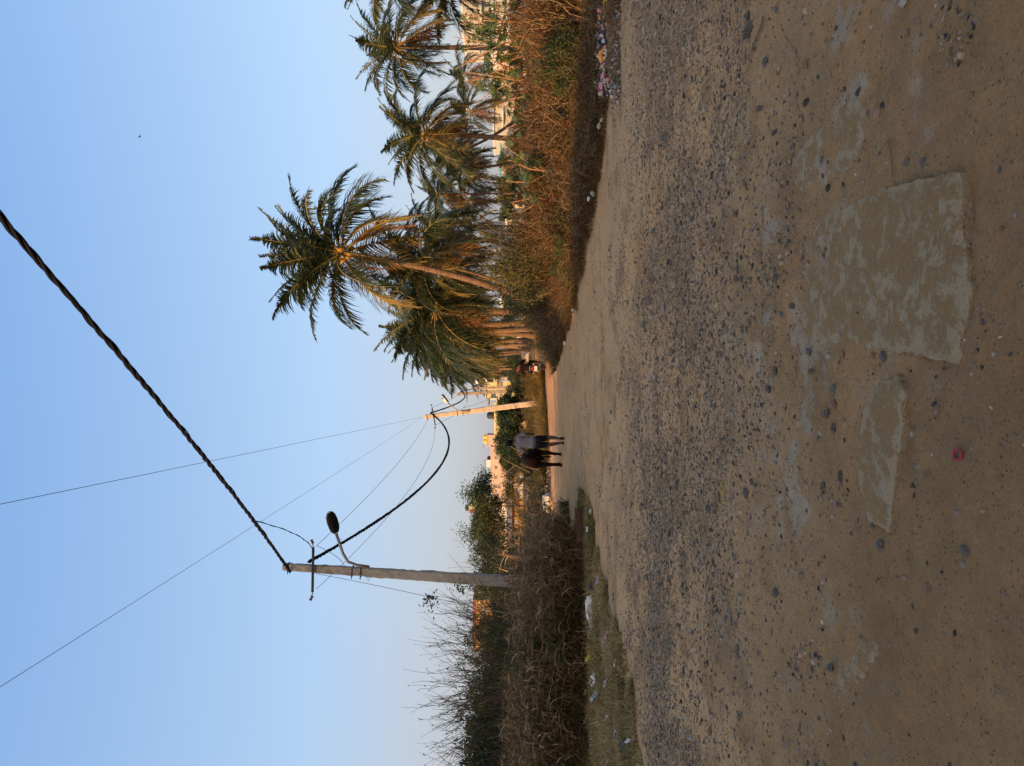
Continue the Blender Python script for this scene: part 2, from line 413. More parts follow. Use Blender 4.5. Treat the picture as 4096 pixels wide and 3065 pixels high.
M_palm_d = leafm('palm_leaf_dead', [(0.10, 0.05, 0.025), (0.19, 0.09, 0.04), (0.28, 0.15, 0.07)], 0.2, 0.7, 0.1)
M_rachis = surf('palm_rib', [(0.16, 0.13, 0.04), (0.28, 0.20, 0.07)], 0.6, 3, 0.2, 20, 0.3)

# ------------------------------------------------------------------ unseen houses, placed and sized to throw the long evening shade
def slab_house(name, s0, s1, t0, t1, h, label, mats, cat='house', group=None, para=0.7, wins=True):
    """a shade-throwing house turned with the sunlight: s across, t along the sun's path"""
    root = empty(name, (0, 0, 0), 0, label, cat, group)
    a = math.atan2(LH.y, LH.x)
    cx = (s0 + s1) / 2; ct = (t0 + t1) / 2
    M = Vector((LH.x * ct + LH.y * cx, LH.y * ct - LH.x * cx, 0))
    root.location = M; root.rotation_euler = (0, 0, a)
    hs_, ht = (s1 - s0) / 2, (t1 - t0) / 2
    b = MB(); b.box((-ht, -hs_, -0.3), (ht, hs_, h - para)); b.build('wall', mats[0], root)
    b = MB()
    for x0, x1, y0, y1 in ((-ht-.1, ht+.1, -hs_-.1, -hs_+.1), (-ht-.1, ht+.1, hs_-.1, hs_+.1), (-ht-.1, -ht+.1, -hs_+.1, hs_-.1), (ht-.1, ht+.1, -hs_+.1, hs_-.1)):
        b.box((x0, y0, h - para), (x1, y1, h))
    b.build('parapet', mats[1], root)
    if wins:
        k = 0
        z = 1.0
        while z + 1.5 < h - para:
            for side in (-1, 1):
                y = -hs_ + 1.5
                while y < hs_ - 1.5:
                    w = MB(); x = side * ht
                    w.box((x - .06, y, z), (x + .06, y + 1.1, z + 1.2)); f = w.build('window', mats[2], root)
                    w = MB(); w.box((x - .09, y - .06, z - .09), (x + .09, y + 1.16, z - .002)); w.build('sill', mats[1], f)
                    y += 3.0
            z += 3.0
    return root
M_wcream = surf('cream_plaster', [(0.32, 0.31, 0.28), (0.41, 0.40, 0.37), (0.46, 0.46, 0.43)], 0.9, 1.2, 0.2, 30)
M_wwhite = surf('white_plaster', [(0.42, 0.42, 0.42), (0.52, 0.52, 0.52), (0.58, 0.58, 0.58)], 0.9, 1.0, 0.2, 30)
M_wgrey = surf('grey_cement', [(0.22, 0.21, 0.20), (0.32, 0.30, 0.28), (0.38, 0.36, 0.33)], 0.95, 1.5, 0.3, 30)
M_wpink = surf('peach_plaster', [(0.38, 0.28, 0.24), (0.45, 0.34, 0.29), (0.49, 0.38, 0.33)], 0.9, 0.8, 0.2, 30)
M_worange = surf('orange_plaster', [(0.26, 0.15, 0.06), (0.32, 0.20, 0.08), (0.36, 0.25, 0.12)], 0.9, 0.9, 0.2, 30)
M_wyellow = surf('yellow_plaster', [(0.38, 0.34, 0.18), (0.45, 0.41, 0.23), (0.49, 0.46, 0.29)], 0.9, 0.9, 0.2, 30)
M_wbrick = surf('red_brown_paint', [(0.22, 0.07, 0.05), (0.30, 0.10, 0.07)], 0.9, 3, 0.2, 30)
M_glass = flat('dark_window', (0.03, 0.035, 0.04), 0.2, 0.5)
M_frame = flat('window_frame', (0.42, 0.40, 0.36), 0.7)
M_teal = flat('teal_paint', (0.10, 0.36, 0.36), 0.7)
M_tankb = flat('black_tank', (0.025, 0.025, 0.03), 0.6)
M_tanky = flat('yellow_tank', (0.72, 0.36, 0.03), 0.5)
M_tin = surf('rusty_roof_sheet', [(0.12, 0.07, 0.05), (0.20, 0.17, 0.15), (0.30, 0.28, 0.26)], 0.8, 2, 0.3, 20)

slab_house('apartment_building', -19.4, -14.5, -26, -15, 12.4, 'unseen tall grey apartment house left of the frame, placed to shade the pole', (M_wgrey, M_wcream, M_glass), 'building')
slab_house('house', -14.5, 16, -24, -13, 5.8, 'unseen low cement house behind the viewer, placed to shade the near road', (M_wgrey, M_wcream, M_glass), 'house')

# ------------------------------------------------------------------ granite slabs set in the dirt
def granite_mat():
    m, n, l = new_mat('granite_with_dust')
    b = n['Principled BSDF']; b.inputs['Roughness'].default_value = 0.93; b.inputs['Specular IOR Level'].default_value = 0.15
    tc = n.new('ShaderNodeTexCoord'); ob = tc.outputs['Object']
    g1 = noise(n, l, 90, 4, ob, .7); rg = ramp(n, [(0.25, 0.17, 0.095), (0.55, 0.395, 0.23), (0.66, 0.49, 0.31)]); l.new(g1.outputs['Fac'], rg.inputs[0])
    g2 = noise(n, l, 60, 4, ob, .7); rs_ = ramp(n, [(0.25, 0.14, 0.058), (0.43, 0.25, 0.105), (0.53, 0.33, 0.15)]); l.new(g2.outputs['Fac'], rs_.inputs[0])
    k = noise(n, l, 10, 12, ob, .8); k.inputs['Distortion'].default_value = 0.4
    at = n.new('ShaderNodeAttribute'); at.attribute_name = 'rnd'
    s = math_n(n, l, 'ADD', k.outputs['Fac'], math_n(n, l, 'MULTIPLY', at.outputs['Fac'], -0.08))
    mr = n.new('ShaderNodeMapRange'); mr.inputs[1].default_value = 0.455; mr.inputs[2].default_value = 0.51; l.new(s, mr.inputs[0])
    mx_ = n.new('ShaderNodeMix'); mx_.data_type = 'RGBA'; l.new(mr.outputs[0], mx_.inputs[0]); l.new(rg.outputs[0], mx_.inputs[6]); l.new(rs_.outputs[0], mx_.inputs[7])
    l.new(mx_.outputs[2], b.inputs['Base Color'])
    h = math_n(n, l, 'ADD', math_n(n, l, 'MULTIPLY', mr.outputs[0], -0.25), math_n(n, l, 'ADD', g1.outputs['Fac'], math_n(n, l, 'MULTIPLY', k.outputs['Fac'], 1.5)))
    bp = n.new('ShaderNodeBump'); bp.inputs['Strength'].default_value = 1; bp.inputs['Distance'].default_value = .03
    l.new(h, bp.inputs['Height']); l.new(bp.outputs[0], b.inputs['Normal'])
    return m
M_gran = granite_mat()
def slab(pix, label, top=0.03, sink=None, seed=0):
    rs = np.random.RandomState(seed)
    pts = [G(*p) for p in pix]; out = []
    for i, p in enumerate(pts):
        q = pts[(i + 1) % len(pts)]; k = max(1, int((q - p).length / 0.025))
        for j in range(k):
            v = p.lerp(q, j / k); out.append((v.x + rs.normal() * .005, v.y + rs.normal() * .005))
    c = np.mean(out, 0); o2 = np.array(out)
    x0, y0 = o2.min(0); x1, y1 = o2.max(0); gx, gy = np.meshgrid(np.arange(x0, x1, .028), np.arange(y0, y1, .028))
    gx = gx + rs.normal(size=gx.shape) * .006; gy = gy + rs.normal(size=gy.shape) * .006
    dd = poly_dist(gx, gy, [tuple(p) for p in out]); m = dd > 0.016
    P2 = [Vector(p) for p in out] + [Vector((a, b)) for a, b in zip(gx[m], gy[m])]
    n0 = len(out)
    r = geometry.delaunay_2d_cdt(P2, [(i, (i + 1) % n0) for i in range(n0)], [list(range(n0))], 1, 1e-5)
    V2 = np.array([tuple(v) for v in r[0]]); F2 = [tuple(f) for f in r[2]]
    dist = poly_dist(V2[:, 0], V2[:, 1], [tuple(p) for p in out])
    edge = np.clip(dist / 0.05, 0, 1)
    z = top + 0.014 * (fbm(V2[:, 0] * 5, V2[:, 1] * 5 + seed, 3) - .5) + 0.012 * (fbm(V2[:, 0] * 25, V2[:, 1] * 25, 2) - .5) - 0.012 * (1 - edge) ** 2
    gz = hgt(V2[:, 0], V2[:, 1]).mean() * 1.0
    z = z + gz
    if sink: z = z - np.array([sink(x, y) for x, y in V2])
    V = [(x - c[0], y - c[1], q) for (x, y), q in zip(V2, z)]; nv = len(V)
    # boundary loop = first n0 output verts in order
    bot = []
    for i in range(n0): V.append((V[i][0], V[i][1], gz - 0.12))
    F = list(F2) + [(i, nv + i, nv + (i + 1) % n0, (i + 1) % n0) for i in range(n0)]
    rn = list(1 - edge) + [1] * n0
    me = mk_mesh('stone_slab', V, F, M_gran, rn)
    return tag(link('stone_slab', me, None, (c[0], c[1], 0)), label, 'stone slab')
slab([(3217,981),(3296,850),(3415,807),(3562,755),(3700,722),(3867,684),(3868,760),(3878,834),(3885,950),(3900,1051),(3899,1110),(3918,1166),(3900,1230),(3894,1285),(3868,1380),(3859,1465),(3800,1440),(3753,1438),(3671,1416),(3480,1394),(3380,1385),(3250,1375),(3205,1291),(3225,1150),(3205,1060)],
     'large five sided granite slab half dusted with soil, nearest the viewer', 0.026, sink=lambda x, y: .026 * min(1, max(0, (y - 2.7) / 1.1)), seed=1)
slab([(3566,1516),(3619,1504),(3648,1584),(3630,1640),(3633,1690),(3622,1790),(3609,1883),(3597,1960),(3590,2028),(3580,2135),(3540,2110),(3479,2077),(3474,2004),(3430,1900),(3440,1780),(3455,1660),(3500,1580)],
     'long narrow granite slab beside the large five sided one', 0.028, sink=lambda x, y: .022 * min(1, max(0, (y - 2.95) / .35)), seed=2)
slab([(3165,760),(3172,690),(3186,620),(3245,560),(3320,480),(3365,395),(3450,420),(3470,560),(3420,660),(3330,740),(3240,780)],
     'flat granite slab almost buried in dirt', 0.006, seed=5)
slab([(3420,2600),(3470,2540),(3560,2560),(3530,2640),(3400,2760),(3340,2800),(3335,2700)],
     'small buried granite patch near the dark stain on the ground', 0.006, seed=8)

# ------------------------------------------------------------------ stones
def stone_mesh(seed, n=6, flatz=0.55):
    rs = np.random.RandomState(seed); V = []; rings = 3
    ax = rs.uniform(.75, 1.25, 2)
    for i in range(rings):
        ph = -pi / 2 + pi * (i + .6) / (rings + .2)
        for k in range(n):
            a = 2 * pi * k / n + i * .3; r = cos(ph) * rs.uniform(.62, 1.15)
            V.append((r * cos(a) * ax[0], r * sin(a) * ax[1], sin(ph) * flatz * rs.uniform(.8, 1.1)))
    F = []
    for i in range(rings - 1):
        for k in range(n):
            a = i * n + k; b = i * n + (k + 1) % n; F += [(a, b, b + n), (a, b + n, a + n)]
    F.append(tuple(range(n - 1, -1, -1))); F.append(tuple((rings - 1) * n + k for k in range(n)))
    return V, F
def stone_surf(name, cols): return surf(name, cols, 0.85, 25, 0.5, 120, 0.25, 0, 0.003)
SM = {'dark': stone_surf('dark_grey_stone', [(0.045, 0.038, 0.030), (0.10, 0.085, 0.068), (0.19, 0.16, 0.125)]),
      'brown': stone_surf('brown_stone', [(0.08, 0.05, 0.03), (0.18, 0.11, 0.06), (0.3, 0.2, 0.12)]),
      'grey': stone_surf('grey_stone', [(0.16, 0.14, 0.11), (0.28, 0.24, 0.18), (0.42, 0.35, 0.26)]),
      'white': stone_surf('white_pebble', [(0.45, 0.42, 0.36), (0.6, 0.57, 0.5)])}
SME = {k: [mk_mesh('stone', *stone_mesh(s), m) for s in range(14)] for k, m in SM.items()}
def stone(px, py, w, kind, label, group=None, sq=1.0):
    g = GZ(px, py); r = w / FP * g.y * 0.52
    o = link('stone', random.choice(SME[kind]), None, (g.x, g.y, g.z + r * .12), (random.uniform(-.2, .2), random.uniform(-.2, .2), random.uniform(0, 6.3)), (r * random.uniform(.85, 1.1), r * sq, r * random.uniform(.8, 1.1)))
    return tag(o, label, 'stone', group)
NAMED = [
 (3305,1000-365,26,'dark','dark upright stone touching the upper edge of a buried granite patch'),
 (3288+15,640,44,'dark','dark wedge shaped stone left of the upper granite patch'),
 (3630,652,36,'dark','smaller of two dark stones beside the slab corner'),
 (3703,645,46,'dark','larger of two dark stones beside the slab corner'),
 (3161,973,44,'dark','round dark stone just past the far edge of the large slab'),
 (3162,1014,30,'grey','grey stone next to the round dark one past the slab'),
 (3178,1223,40,'dark','dark stone with pale face off the far left slab edge'),
 (3140,1255,36,'dark','angular dark stone farther off the large slab edge'),
 (3240,1404,52,'dark','dark rounded stone at the blunt end of the large slab'),
 (3383,1427,56,'brown','brown wedge stone between the two granite slabs'),
 (3500,1418,44,'brown','pale brown chipped stone leaning in its own hollow'),
 (3541,1423,62,'dark','largest dark stone in the row between the slabs'),
 (3318,1425,32,'grey','small grey pebble in the row between the slabs'),
 (3152,1350,36,'brown','brown clod above the row of stones'),
 (3343,1556,60,'dark','dark triangular stone beside the narrow slab'),
 (3352,1622,52,'brown','dark brown three sided stone beside the narrow slab'),
 (3325,1656,68,'dark','large blue grey angular stone beside the narrow slab'),
 (3345,1708,44,'dark','brown half of a touching pair of stones'),
 (3339,1727,38,'brown','lower half of a touching pair of stones'),
 (3308,1941,40,'dark','dark stone above the end of the narrow slab'),
 (3204,1952,34,'grey','grey stone among gravel above the narrow slab'),
 (3659,1733,34,'grey','pale grey stone in front of the narrow slab'),
 (3653,1949,24,'grey','small round pebble in front of the narrow slab'),
 (3510,2104,26,'dark','small dark stone on the corner of the narrow slab'),
 (3535,2180,56,'dark','flat dark stone off the pointed end of the narrow slab'),
 (3885,2200,66,'dark','biggest dark stone alone in the near dirt'),
 (3722,2347,48,'brown','brown grey stone by a dark stain in the near dirt'),
 (3648,2427,28,'dark','small stone near the dark stain'),
 (3290,2488,24,'white','white egg shaped pebble in the gravel'),
 (3115,2375,48,'dark','stone with white quartz face in the gravel'),
 (3008,2306,34,'brown','brown block stone in the gravel'),
 (3146,2605,32,'brown','reddish brown stone in the gravel'),
 (3345,2672,40,'dark','dark stone at the end of a black gravel streak'),
 (2885,1990,46,'brown','dark brown slate standing in the gravel'),
 (2993,1968,60,'dark','cluster of black rock chips in the gravel'),
 (2840,2040,52,'dark','dark rock cluster beside yellow dried dung'),
 (2875,2030,50,'brown','brown rock beside yellow dried dung'),
 (2642,2310,50,'brown','dark flat piece of rubble standing in the gravel'),
 (3070,248,52,'dark','dark stone at the foot of the long stick'),
 (3232,258,40,'brown','brown stone where the curved twig begins'),
 (3125,38,44,'dark','dark stone near the upper corner of the gravel'),
 (3625,8,50,'grey','grey stone cut by the upper edge of the photo'),
 (3000,110,62,'dark','dark broken rock heap near the upper edge of the road'),
 (2995,62,52,'dark','pointed dark stone beside the broken rock heap'),
 (3016,210,56,'brown','dark brown bark like stone beside the long stick'),
 (2612,300,36,'brown','square dark stone on the smooth dirt'),
 (3995,680,34,'dark','dark stone right of the slab corner'),
 (4020,915,30,'brown','brown clod in front of the large slab'),
 (3952,1290,28,'dark','dark pebble in front of the large slab rim'),
 (3430,545-10,26,'brown','brown stone on the pale dust patch'),
 (2905,1075,36,'dark','dark stone lying before a thin twig'),
 (3040,1015,34,'brown','brown stone where the long thin twig ends'),
 (3110,1480,40,'dark','grey pebble beside the gray gravel patch'),
 (3205,1700,40,'grey','rounded grey stone on the track print'),
]
for px, py, w, k, lab in NAMED: stone(px, py, w, k, lab)
rs = np.random.RandomState(21)
for i in range(245):
    px = 2560 + 1000 * rs.rand() ** 1.3; py = rs.uniform(10, 3050)
    g = G(px, py)
    if poly_dist(np.array([g.x]), np.array([g.y]), ROAD)[0] < 0.2: continue
    k = rs.choice(['dark', 'dark', 'brown', 'grey'])
    sz = rs.uniform(14, 30) * (1.25 if px < 3100 else 0.8)
    stone(px, py, sz, k, 'small loose %s stone among the gravel of the dirt road' % {'dark': 'dark grey', 'brown': 'brown', 'grey': 'pale grey'}[k], 'loose stones strewn over the dirt road')

# gravel nobody could count: low stones half sunk in the dirt
def gravel():
    rs = np.random.RandomState(5)
    n = 200000
    y = rs.uniform(2.1, 21, n) ; y = np.where(rs.rand(n) < .6, rs.normal(7.2, 2.2, n), y); y = np.clip(y, 2.1, 24)
    x = rs.uniform(-1, 1, n) * (y * 0.52 + .3)
    den = 0.03 + 0.17 * np.clip((y - 3.2) / 2.5, 0, 1) * np.clip((12.5 - y) / 4, .12, 1) + 1.05 * np.exp(-((y - 7.2 + .10 * x) / 2.3) ** 2) * np.clip((fbm(x * .9, y * .9, 4) - .30) * 2.6, 0.12, 1) + 0.9 * np.clip((fbm(x * 1.6 + 60, y * 1.6, 3) - .62) * 8, 0, 1)
    keep = (rs.rand(n) < den) & (poly_dist(x, y, ROAD) > 0.05)
    x = x[keep]; y = y[keep]; n = len(x)
    r = 0.0035 + 0.011 * rs.rand(n) ** 2.6 + 0.0042 * np.clip((y - 4) / 5, 0, 1)
    r = r * np.where(rs.rand(n) < .05, 1.9, 1)
    z = hgt(x, y)
    # template: 6-gon double ring
    k = 5; a = np.arange(k) * 2 * pi / k
    T = np.concatenate([np.stack([np.cos(a), np.sin(a), np.full(k, -.3)], 1), np.stack([.72 * np.cos(a + .5), .72 * np.sin(a + .5), np.full(k, .42)], 1)])
    TF = []
    for i in range(k):
        j = (i + 1) % k; TF += [(i, j, k + j), (i, k + j, k + i)]
    TF += [(k, k + 1, k + 2), (k, k + 2, k + 3), (k, k + 3, k + 4)]
    TF = np.array(TF)
    th = rs.uniform(0, 2 * pi, n); ct, st = np.cos(th), np.sin(th)
    sx = r * rs.uniform(.8, 1.5, n); sy = r * rs.uniform(.65, 1.1, n); sz = r * rs.uniform(.6, 1.3, n)
    jit = 1 + .22 * rs.normal(size=(n, len(T), 3))
    L = T[None] * jit * np.stack([sx, sy, sz], 1)[:, None, :]
    V = np.stack([L[..., 0] * ct[:, None] - L[..., 1] * st[:, None] + x[:, None], L[..., 0] * st[:, None] + L[..., 1] * ct[:, None] + y[:, None], L[..., 2] + z[:, None]], -1).reshape(-1, 3)
    F = (TF[None] + (np.arange(n) * len(T))[:, None, None]).reshape(-1, 3)
    m, nn, l = new_mat('gravel_stone'); b = nn['Principled BSDF']; b.inputs['Roughness'].default_value = .85; b.inputs['Specular IOR Level'].default_value = .2
    at = nn.new('ShaderNodeAttribute'); at.attribute_name = 'rnd'
    rr = ramp(nn, [(0.035, 0.029, 0.024), (0.10, 0.073, 0.052), (0.20, 0.14, 0.09), (0.27, 0.195, 0.13), (0.24, 0.13, 0.065), (0.46, 0.33, 0.22)]); l.new(at.outputs['Fac'], rr.inputs[0]); l.new(rr.outputs[0], b.inputs['Base Color'])
    tag(link('gravel', mk_mesh('gravel', V, F, m, np.repeat(rs.rand(n), len(T)))), 'dark crushed gravel pressed into the dirt road', 'gravel', None, 'stuff')
gravel()

# soil clods / crumbs of the same earth
# twigs, ring, dung
M_twig = surf('dry_twig', [(0.12, 0.08, 0.05), (0.22, 0.16, 0.10)], .9, 20, .3, 60)
def twig(pix, r, label, mat=None, lift=.006):
    mb = MB(); pts = [GZ(*p) + Vector((0, 0, lift + r)) for p in pix]
    c = pts[0].copy(); mb.tube([p - c for p in pts], [r * (1 - .5 * i / len(pts)) for i in range(len(pts))], 5)
    return tag(mb.build('twig', mat or M_twig, None, c), label, 'twig')
twig([(3078,68),(3072,92),(3050,140),(3020,200),(3000,240)], .009, 'long straight stick beside the dark broken rocks', None, .012)
twig([(3150,145),(3175,180),(3200,225),(3228,285)], .003, 'thin curved twig running to a brown stone')
twig([(3078,820),(3070,900),(3058,980),(3045,1050)], .0028, 'very long thin twig lying up the road')
twig([(2930,1062),(2945,1075),(2975,1082),(3000,1085)], .005, 'short forked twig in the gravel')
twig([(3560,640-65),(3580,560),(3590,640),(3588,710)], .004, 'pale curved root in the near dirt')
twig([(3715,830),(3717,850),(3713,872)], .004, 'tiny dark twig on the large slab')
twig([(3275,1408),(3295,1435),(3317,1465)], .003, 'small straight twig beside the row of stones')
twig([(3185,1445),(3188,1480),(3190,1520)], .003, 'short dark straw beside the grey gravel')
M_red = flat('red_rubber', (0.30, 0.03, 0.045), .7)
mb = MB(); pts = []
for i in range(19):
    a = 2 * pi * i / 18; pts.append((0.016 * cos(a) * (1 + .12 * sin(2 * a)), 0.024 * sin(a), .002 * sin(3 * a)))
mb.tube(pts, .0052, 6, cap=False)
g = GZ(3847, 1820); tag(mb.build('rubber_ring', M_red, None, (g.x, g.y, g.z + .008), True, (0, 0, .25)), 'pink red rubber ring lying on the near dirt', 'ring')

def wrapper(name, px, py, w, h_, mat, label, cat='litter', group=None, lift=.02, crumple=.35, up=0, d=None):
    """a crumpled sheet of plastic or paper"""
    g = GZ(px, py)
    s = w / FP * g.y
    n = 6; V = []; F = []
    hh = s * h_
    ph = random.uniform(0, 6)
    for i in range(n + 1):
        for j in range(n + 1):
            u = i / n - .5; v = j / n - .5
            z = crumple * s * (.35 * sin(7 * u + ph) * cos(5 * v + ph) + .3 * random.uniform(-1, 1) * .5) + .12 * s * random.random()
            e = 1 + .15 * random.uniform(-1, 1)
            V.append((u * s * e, v * hh * e, z))
    for i in range(n):
        for j in range(n):
            a = i * (n + 1) + j; F.append((a, a + 1, a + n + 2, a + n + 1))
    me = mk_mesh(name, V, F, mat, None, False)
    o = link(name, me, None, (g.x, g.y, g.z + lift), (up + random.uniform(-.3, .3), random.uniform(-.3, .3), random.uniform(0, 3.1)))
    return tag(o, label, cat, group)
def plastic(name, col, tr=.3):
    m = flat(name, col, .35, .5)
    return m
MPW = plastic('white_plastic', (0.54, 0.49, 0.43)); MPC = plastic('clear_plastic', (0.34, 0.30, 0.25)); MPY = plastic('yellow_plastic', (0.60, 0.42, 0.02))
MPB = plastic('black_plastic', (0.015, 0.015, 0.02)); MPP = plastic('pink_plastic', (0.60, 0.22, 0.28)); MPR = plastic('maroon_plastic', (0.25, 0.03, 0.08))
MPO = plastic('orange_plastic', (0.62, 0.25, 0.03)); MPBL = plastic('pale_blue_plastic', (0.36, 0.44, 0.58)); MPBR = plastic('brown_paper', (0.25, 0.15, 0.09)); MPT = plastic('teal_plastic', (0.02, 0.25, 0.22))
wrapper('paper_scrap', 2955, 772, 14, .8, MPW, 'small white and blue paper scrap on the gravel', lift=.004, crumple=.1)
wrapper('plastic_scrap', 2323, 1817, 15, .8, MPW, 'white plastic scrap on the road behind the man', lift=.02)
wrapper('plastic_scrap', 3060, 1630, 12, .8, MPR, 'tiny red scrap on the gravel', lift=.004)
# yellow dried dung
V, F = stone_mesh(77, 9, .25); g = GZ(2905, 1975)
dg = empty('dried_dung', (g.x, g.y, hz(g.x, g.y)), 0, 'crumbled yellow dung between the dark rocks', 'dung')
M_dung = surf('dung', [(0.30, .20, .07), (.42, .29, .10)], .95, 30, .6, 90)
for i in range(12):
    V, F = stone_mesh(77 + i, 6, .5); s = random.uniform(.015, .034)
    link('clod', mk_mesh('clod', V, F, M_dung), dg, (random.gauss(0, .05), random.gauss(0, .09), s * .2), (0, 0, i), s)
# ------------------------------------------------------------------ poles, lamps, cables
def concrete_pole(d, top, bot, w0, w1, label, mat, lamp=None, arm=None, arm2=None, clampf=(.06,), group='concrete power poles along the road', cross=None, taper_y=.75, wires=True):
    """top/bot are (px,py) of pole axis; its foot goes to the ground"""
    T = P(*top, d); B = P(*bot, d)
    B = T + (B - T) * ((T.z + 0.1) / (T.z - B.z)) if B.z < T.z else B
    root = empty('power_pole', (B.x, B.y, 0), 0, label, 'pole', group)
    off = Vector((B.x, B.y, 0))
    ax = (T - B); L = ax.length; axn = ax.normalized(); X = Vector((1, 0, 0)); X = (X - axn * X.dot(axn)).normalized(); Y = axn.cross(X)
    rs = np.random.RandomState(int(top[0]))
    # weathered, chipped edges: ring every 12 cm
    V = []; F = []; n = max(8, int(L / .12)); k = 8
    for i in range(n + 1):
        t = i / n; w = w1 + (w0 - w1) * t; c = B + ax * t - off
        if i == n: w *= .82
        ch = w * .5 * .82
        prof = [(-ch, -1), (ch, -1), (1, -ch), (1, ch), (ch, 1), (-ch, 1), (-1, ch), (-1, -ch)]
        hw = w * .5
        for (a, b) in prof:
            aa = a if abs(a) != 1 else a * hw; bb = b if abs(b) != 1 else b * hw
            j = rs.normal() * .006
            V.append(c + X * (aa + j) + Y * ((bb + j) * taper_y))
    for i in range(n):
        for q in range(k): F.append((i * k + q, i * k + (q + 1) % k, (i + 1) * k + (q + 1) % k, (i + 1) * k + q))
    F.append(tuple(range(n * k, n * k + k))); F.append(tuple(range(k - 1, -1, -1)))
    link('pole', mk_mesh('pole', V, F, mat), root)
    fac = d / FP
    def wat(px): t = (T.z - P(px, top[1], d).z) / (T.z - B.z); return (w0 + (w1 - w0) * t), T + (B - T) * t
    if cross:                                  # steel cross arm: ((px,py),(px,py), depth sign)
        a, b_ = [P(*q, d - .14) - off for q in cross]
        mb = MB(); mb.tube([a, b_], .042 if d < 50 else .05, 4, twist=pi / 4); mb.build('cross_arm', M_steel, root)
        for e, s in ((a, 1), (b_, -1)):
            mb = MB(); di = Vector((.0, -.02, .0)) + (a - b_).normalized() * s * .05
            mb.tube([e, e + di * 1.2, e + di * 1.2 + Vector((s * .05, 0, .02))], .012, 5)
            c = e + di * 1.2 + Vector((s * .08, 0, .02)); mb.lathe([(.0, -.055), (.035, -.05), (.035, -.02), (.022, 0), (.035, .02), (.035, .05), (0, .055)], 8, Matrix.Translation(c) @ Matrix.Rotation(1.1 * s, 4, 'Y'))
            mb.build('insulator', M_ceram, root)
    for px in (clampf if isinstance(clampf, tuple) and clampf[0] > 1 else ()):
        w, c = wat(px); c = c - off; mb = MB(); hw = w * .5 + .008
        r = [c + X * sx * hw + Y * sy * hw * taper_y * 1.05 for sx, sy in ((-1, -1), (1, -1), (1, 1), (-1, 1), (-1, -1))]
        mb.tube(r, .018, 4, False, pi / 4); mb.tube([r[0], r[0] - X * .06], .012, 5); mb.build('clamp', M_steel, root)
    if lamp:                                   # list of (px,py) arm points then head tip
        armp, tip, hw, hmat, under = lamp
        pts = [P(*q, d - .16 - .25 * i / len(armp)) - off for i, q in enumerate(armp)]
        mb = MB(); mb.tube(pts, .034 if d < 50 else .045, 7); mb.build('lamp_arm', M_galv, root, smooth=True)
        tp = P(*tip, d - .55) - off; a = pts[-1]; D = (tp - a); Ln = D.length; Dn = D.normalized()
        up = Vector((0, -.35, 1)) if not under else Vector((0, .75, .5)); up = (up - Dn * up.dot(Dn)).normalized(); S = Dn.cross(up)
        def ring(t, w, hu, hl):
            c = a + D * t; return [c + S * w * cos(q) + up * (hu if sin(q) > 0 else hl) * sin(q) for q in [2 * pi * i / 12 for i in range(12)]]
        prof = [(-.02, .25, .5), (.06, .5, .7), (.25, .85, 1), (.55, 1, 1), (.8, .9, .8), (.95, .55, .5), (1.0, .12, .1)]
        V = []; F = []
        for t, w, h_ in prof: V += ring(t, hw * w, hw * .55 * h_, hw * .18 * h_)
        for i in range(len(prof) - 1):
            for q in range(12): F.append((i * 12 + q, i * 12 + (q + 1) % 12, (i + 1) * 12 + (q + 1) % 12, (i + 1) * 12 + q))
        F.append(tuple(range(11, -1, -1))); F.append(tuple(range(len(V) - 12, len(V))))
        hd = link('lamp_head', mk_mesh('lamp_head', V, F, hmat, None, True), root)
        V = []; F = []
        pr = [(.07, .5), (.2, .75), (.35, .85), (.6, .88), (.82, .76), (.95, .42)]
        for t, w in pr:
            c = a + D * t; V += [c - S * hw * w * 1.12 - up * hw * .10, c - S * hw * w * .8 - up * hw * .34, c + S * hw * w * .8 - up * hw * .34, c + S * hw * w * 1.12 - up * hw * .10]
        for i in range(len(pr) - 1):
            for q in range(3): F.append((i * 4 + q, i * 4 + q + 1, i * 4 + q + 5, i * 4 + q + 4))
        F += [(0, 1, 2, 3), tuple(len(V) - 1 - i for i in range(4))]
        link('lamp_lens', mk_mesh('lamp_lens', V, F, M_lens, None, True), hd)
    return root

D1 = 18.0
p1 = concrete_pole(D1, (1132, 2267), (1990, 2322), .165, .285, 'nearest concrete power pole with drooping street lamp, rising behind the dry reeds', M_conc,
    lamp=([(1478, 2268), (1428, 2261), (1392, 2248), (1372, 2215), (1345, 2135)], (1316, 2046), .135, M_lampcap, True),
    clampf=(1155, 1410, 1445), cross=((1253, 2190), (1250, 2368)))
# extra ironwork of the nearest pole
def loose_wire(pix, d, r=.004, mat=M_wire, parent=None, off=Vector((0, 0, 0)), name='loose_wire'):
    mb = MB(); mb.tube([P(px, py, d + dd) - off for px, py, dd in pix], r, 4, False); return mb.build(name, mat, parent)
o1 = Vector(p1.location)
loose_wire([(1385,2260,-.2),(1388,2300,-.22),(1400,2262,-.2),(1396,2300,-.25),(1412,2268,-.2),(1410,2305,-.22),(1430,2292,-.2)], D1, .005, M_galv, p1, o1)
loose_wire([(1430,2300,-.1),(1460,2306,-.15),(1473,2314,-.15),(1480,2322,-.15),(1474,2325,-.15),(1468,2316,-.15)], D1, .006, M_galv, p1, o1)
loose_wire([(1370,2205,-.35),(1360,2175,-.3),(1366,2160,-.42),(1352,2150,-.3)], D1, .005, M_galv, p1, o1)
loose_wire([(1262,2262,-.1),(1240,2266,-.2),(1252,2270,-.2),(1262,2262,-.18),(1245,2258,-.2)], D1, .006, M_wire, p1, o1)
mb = MB()
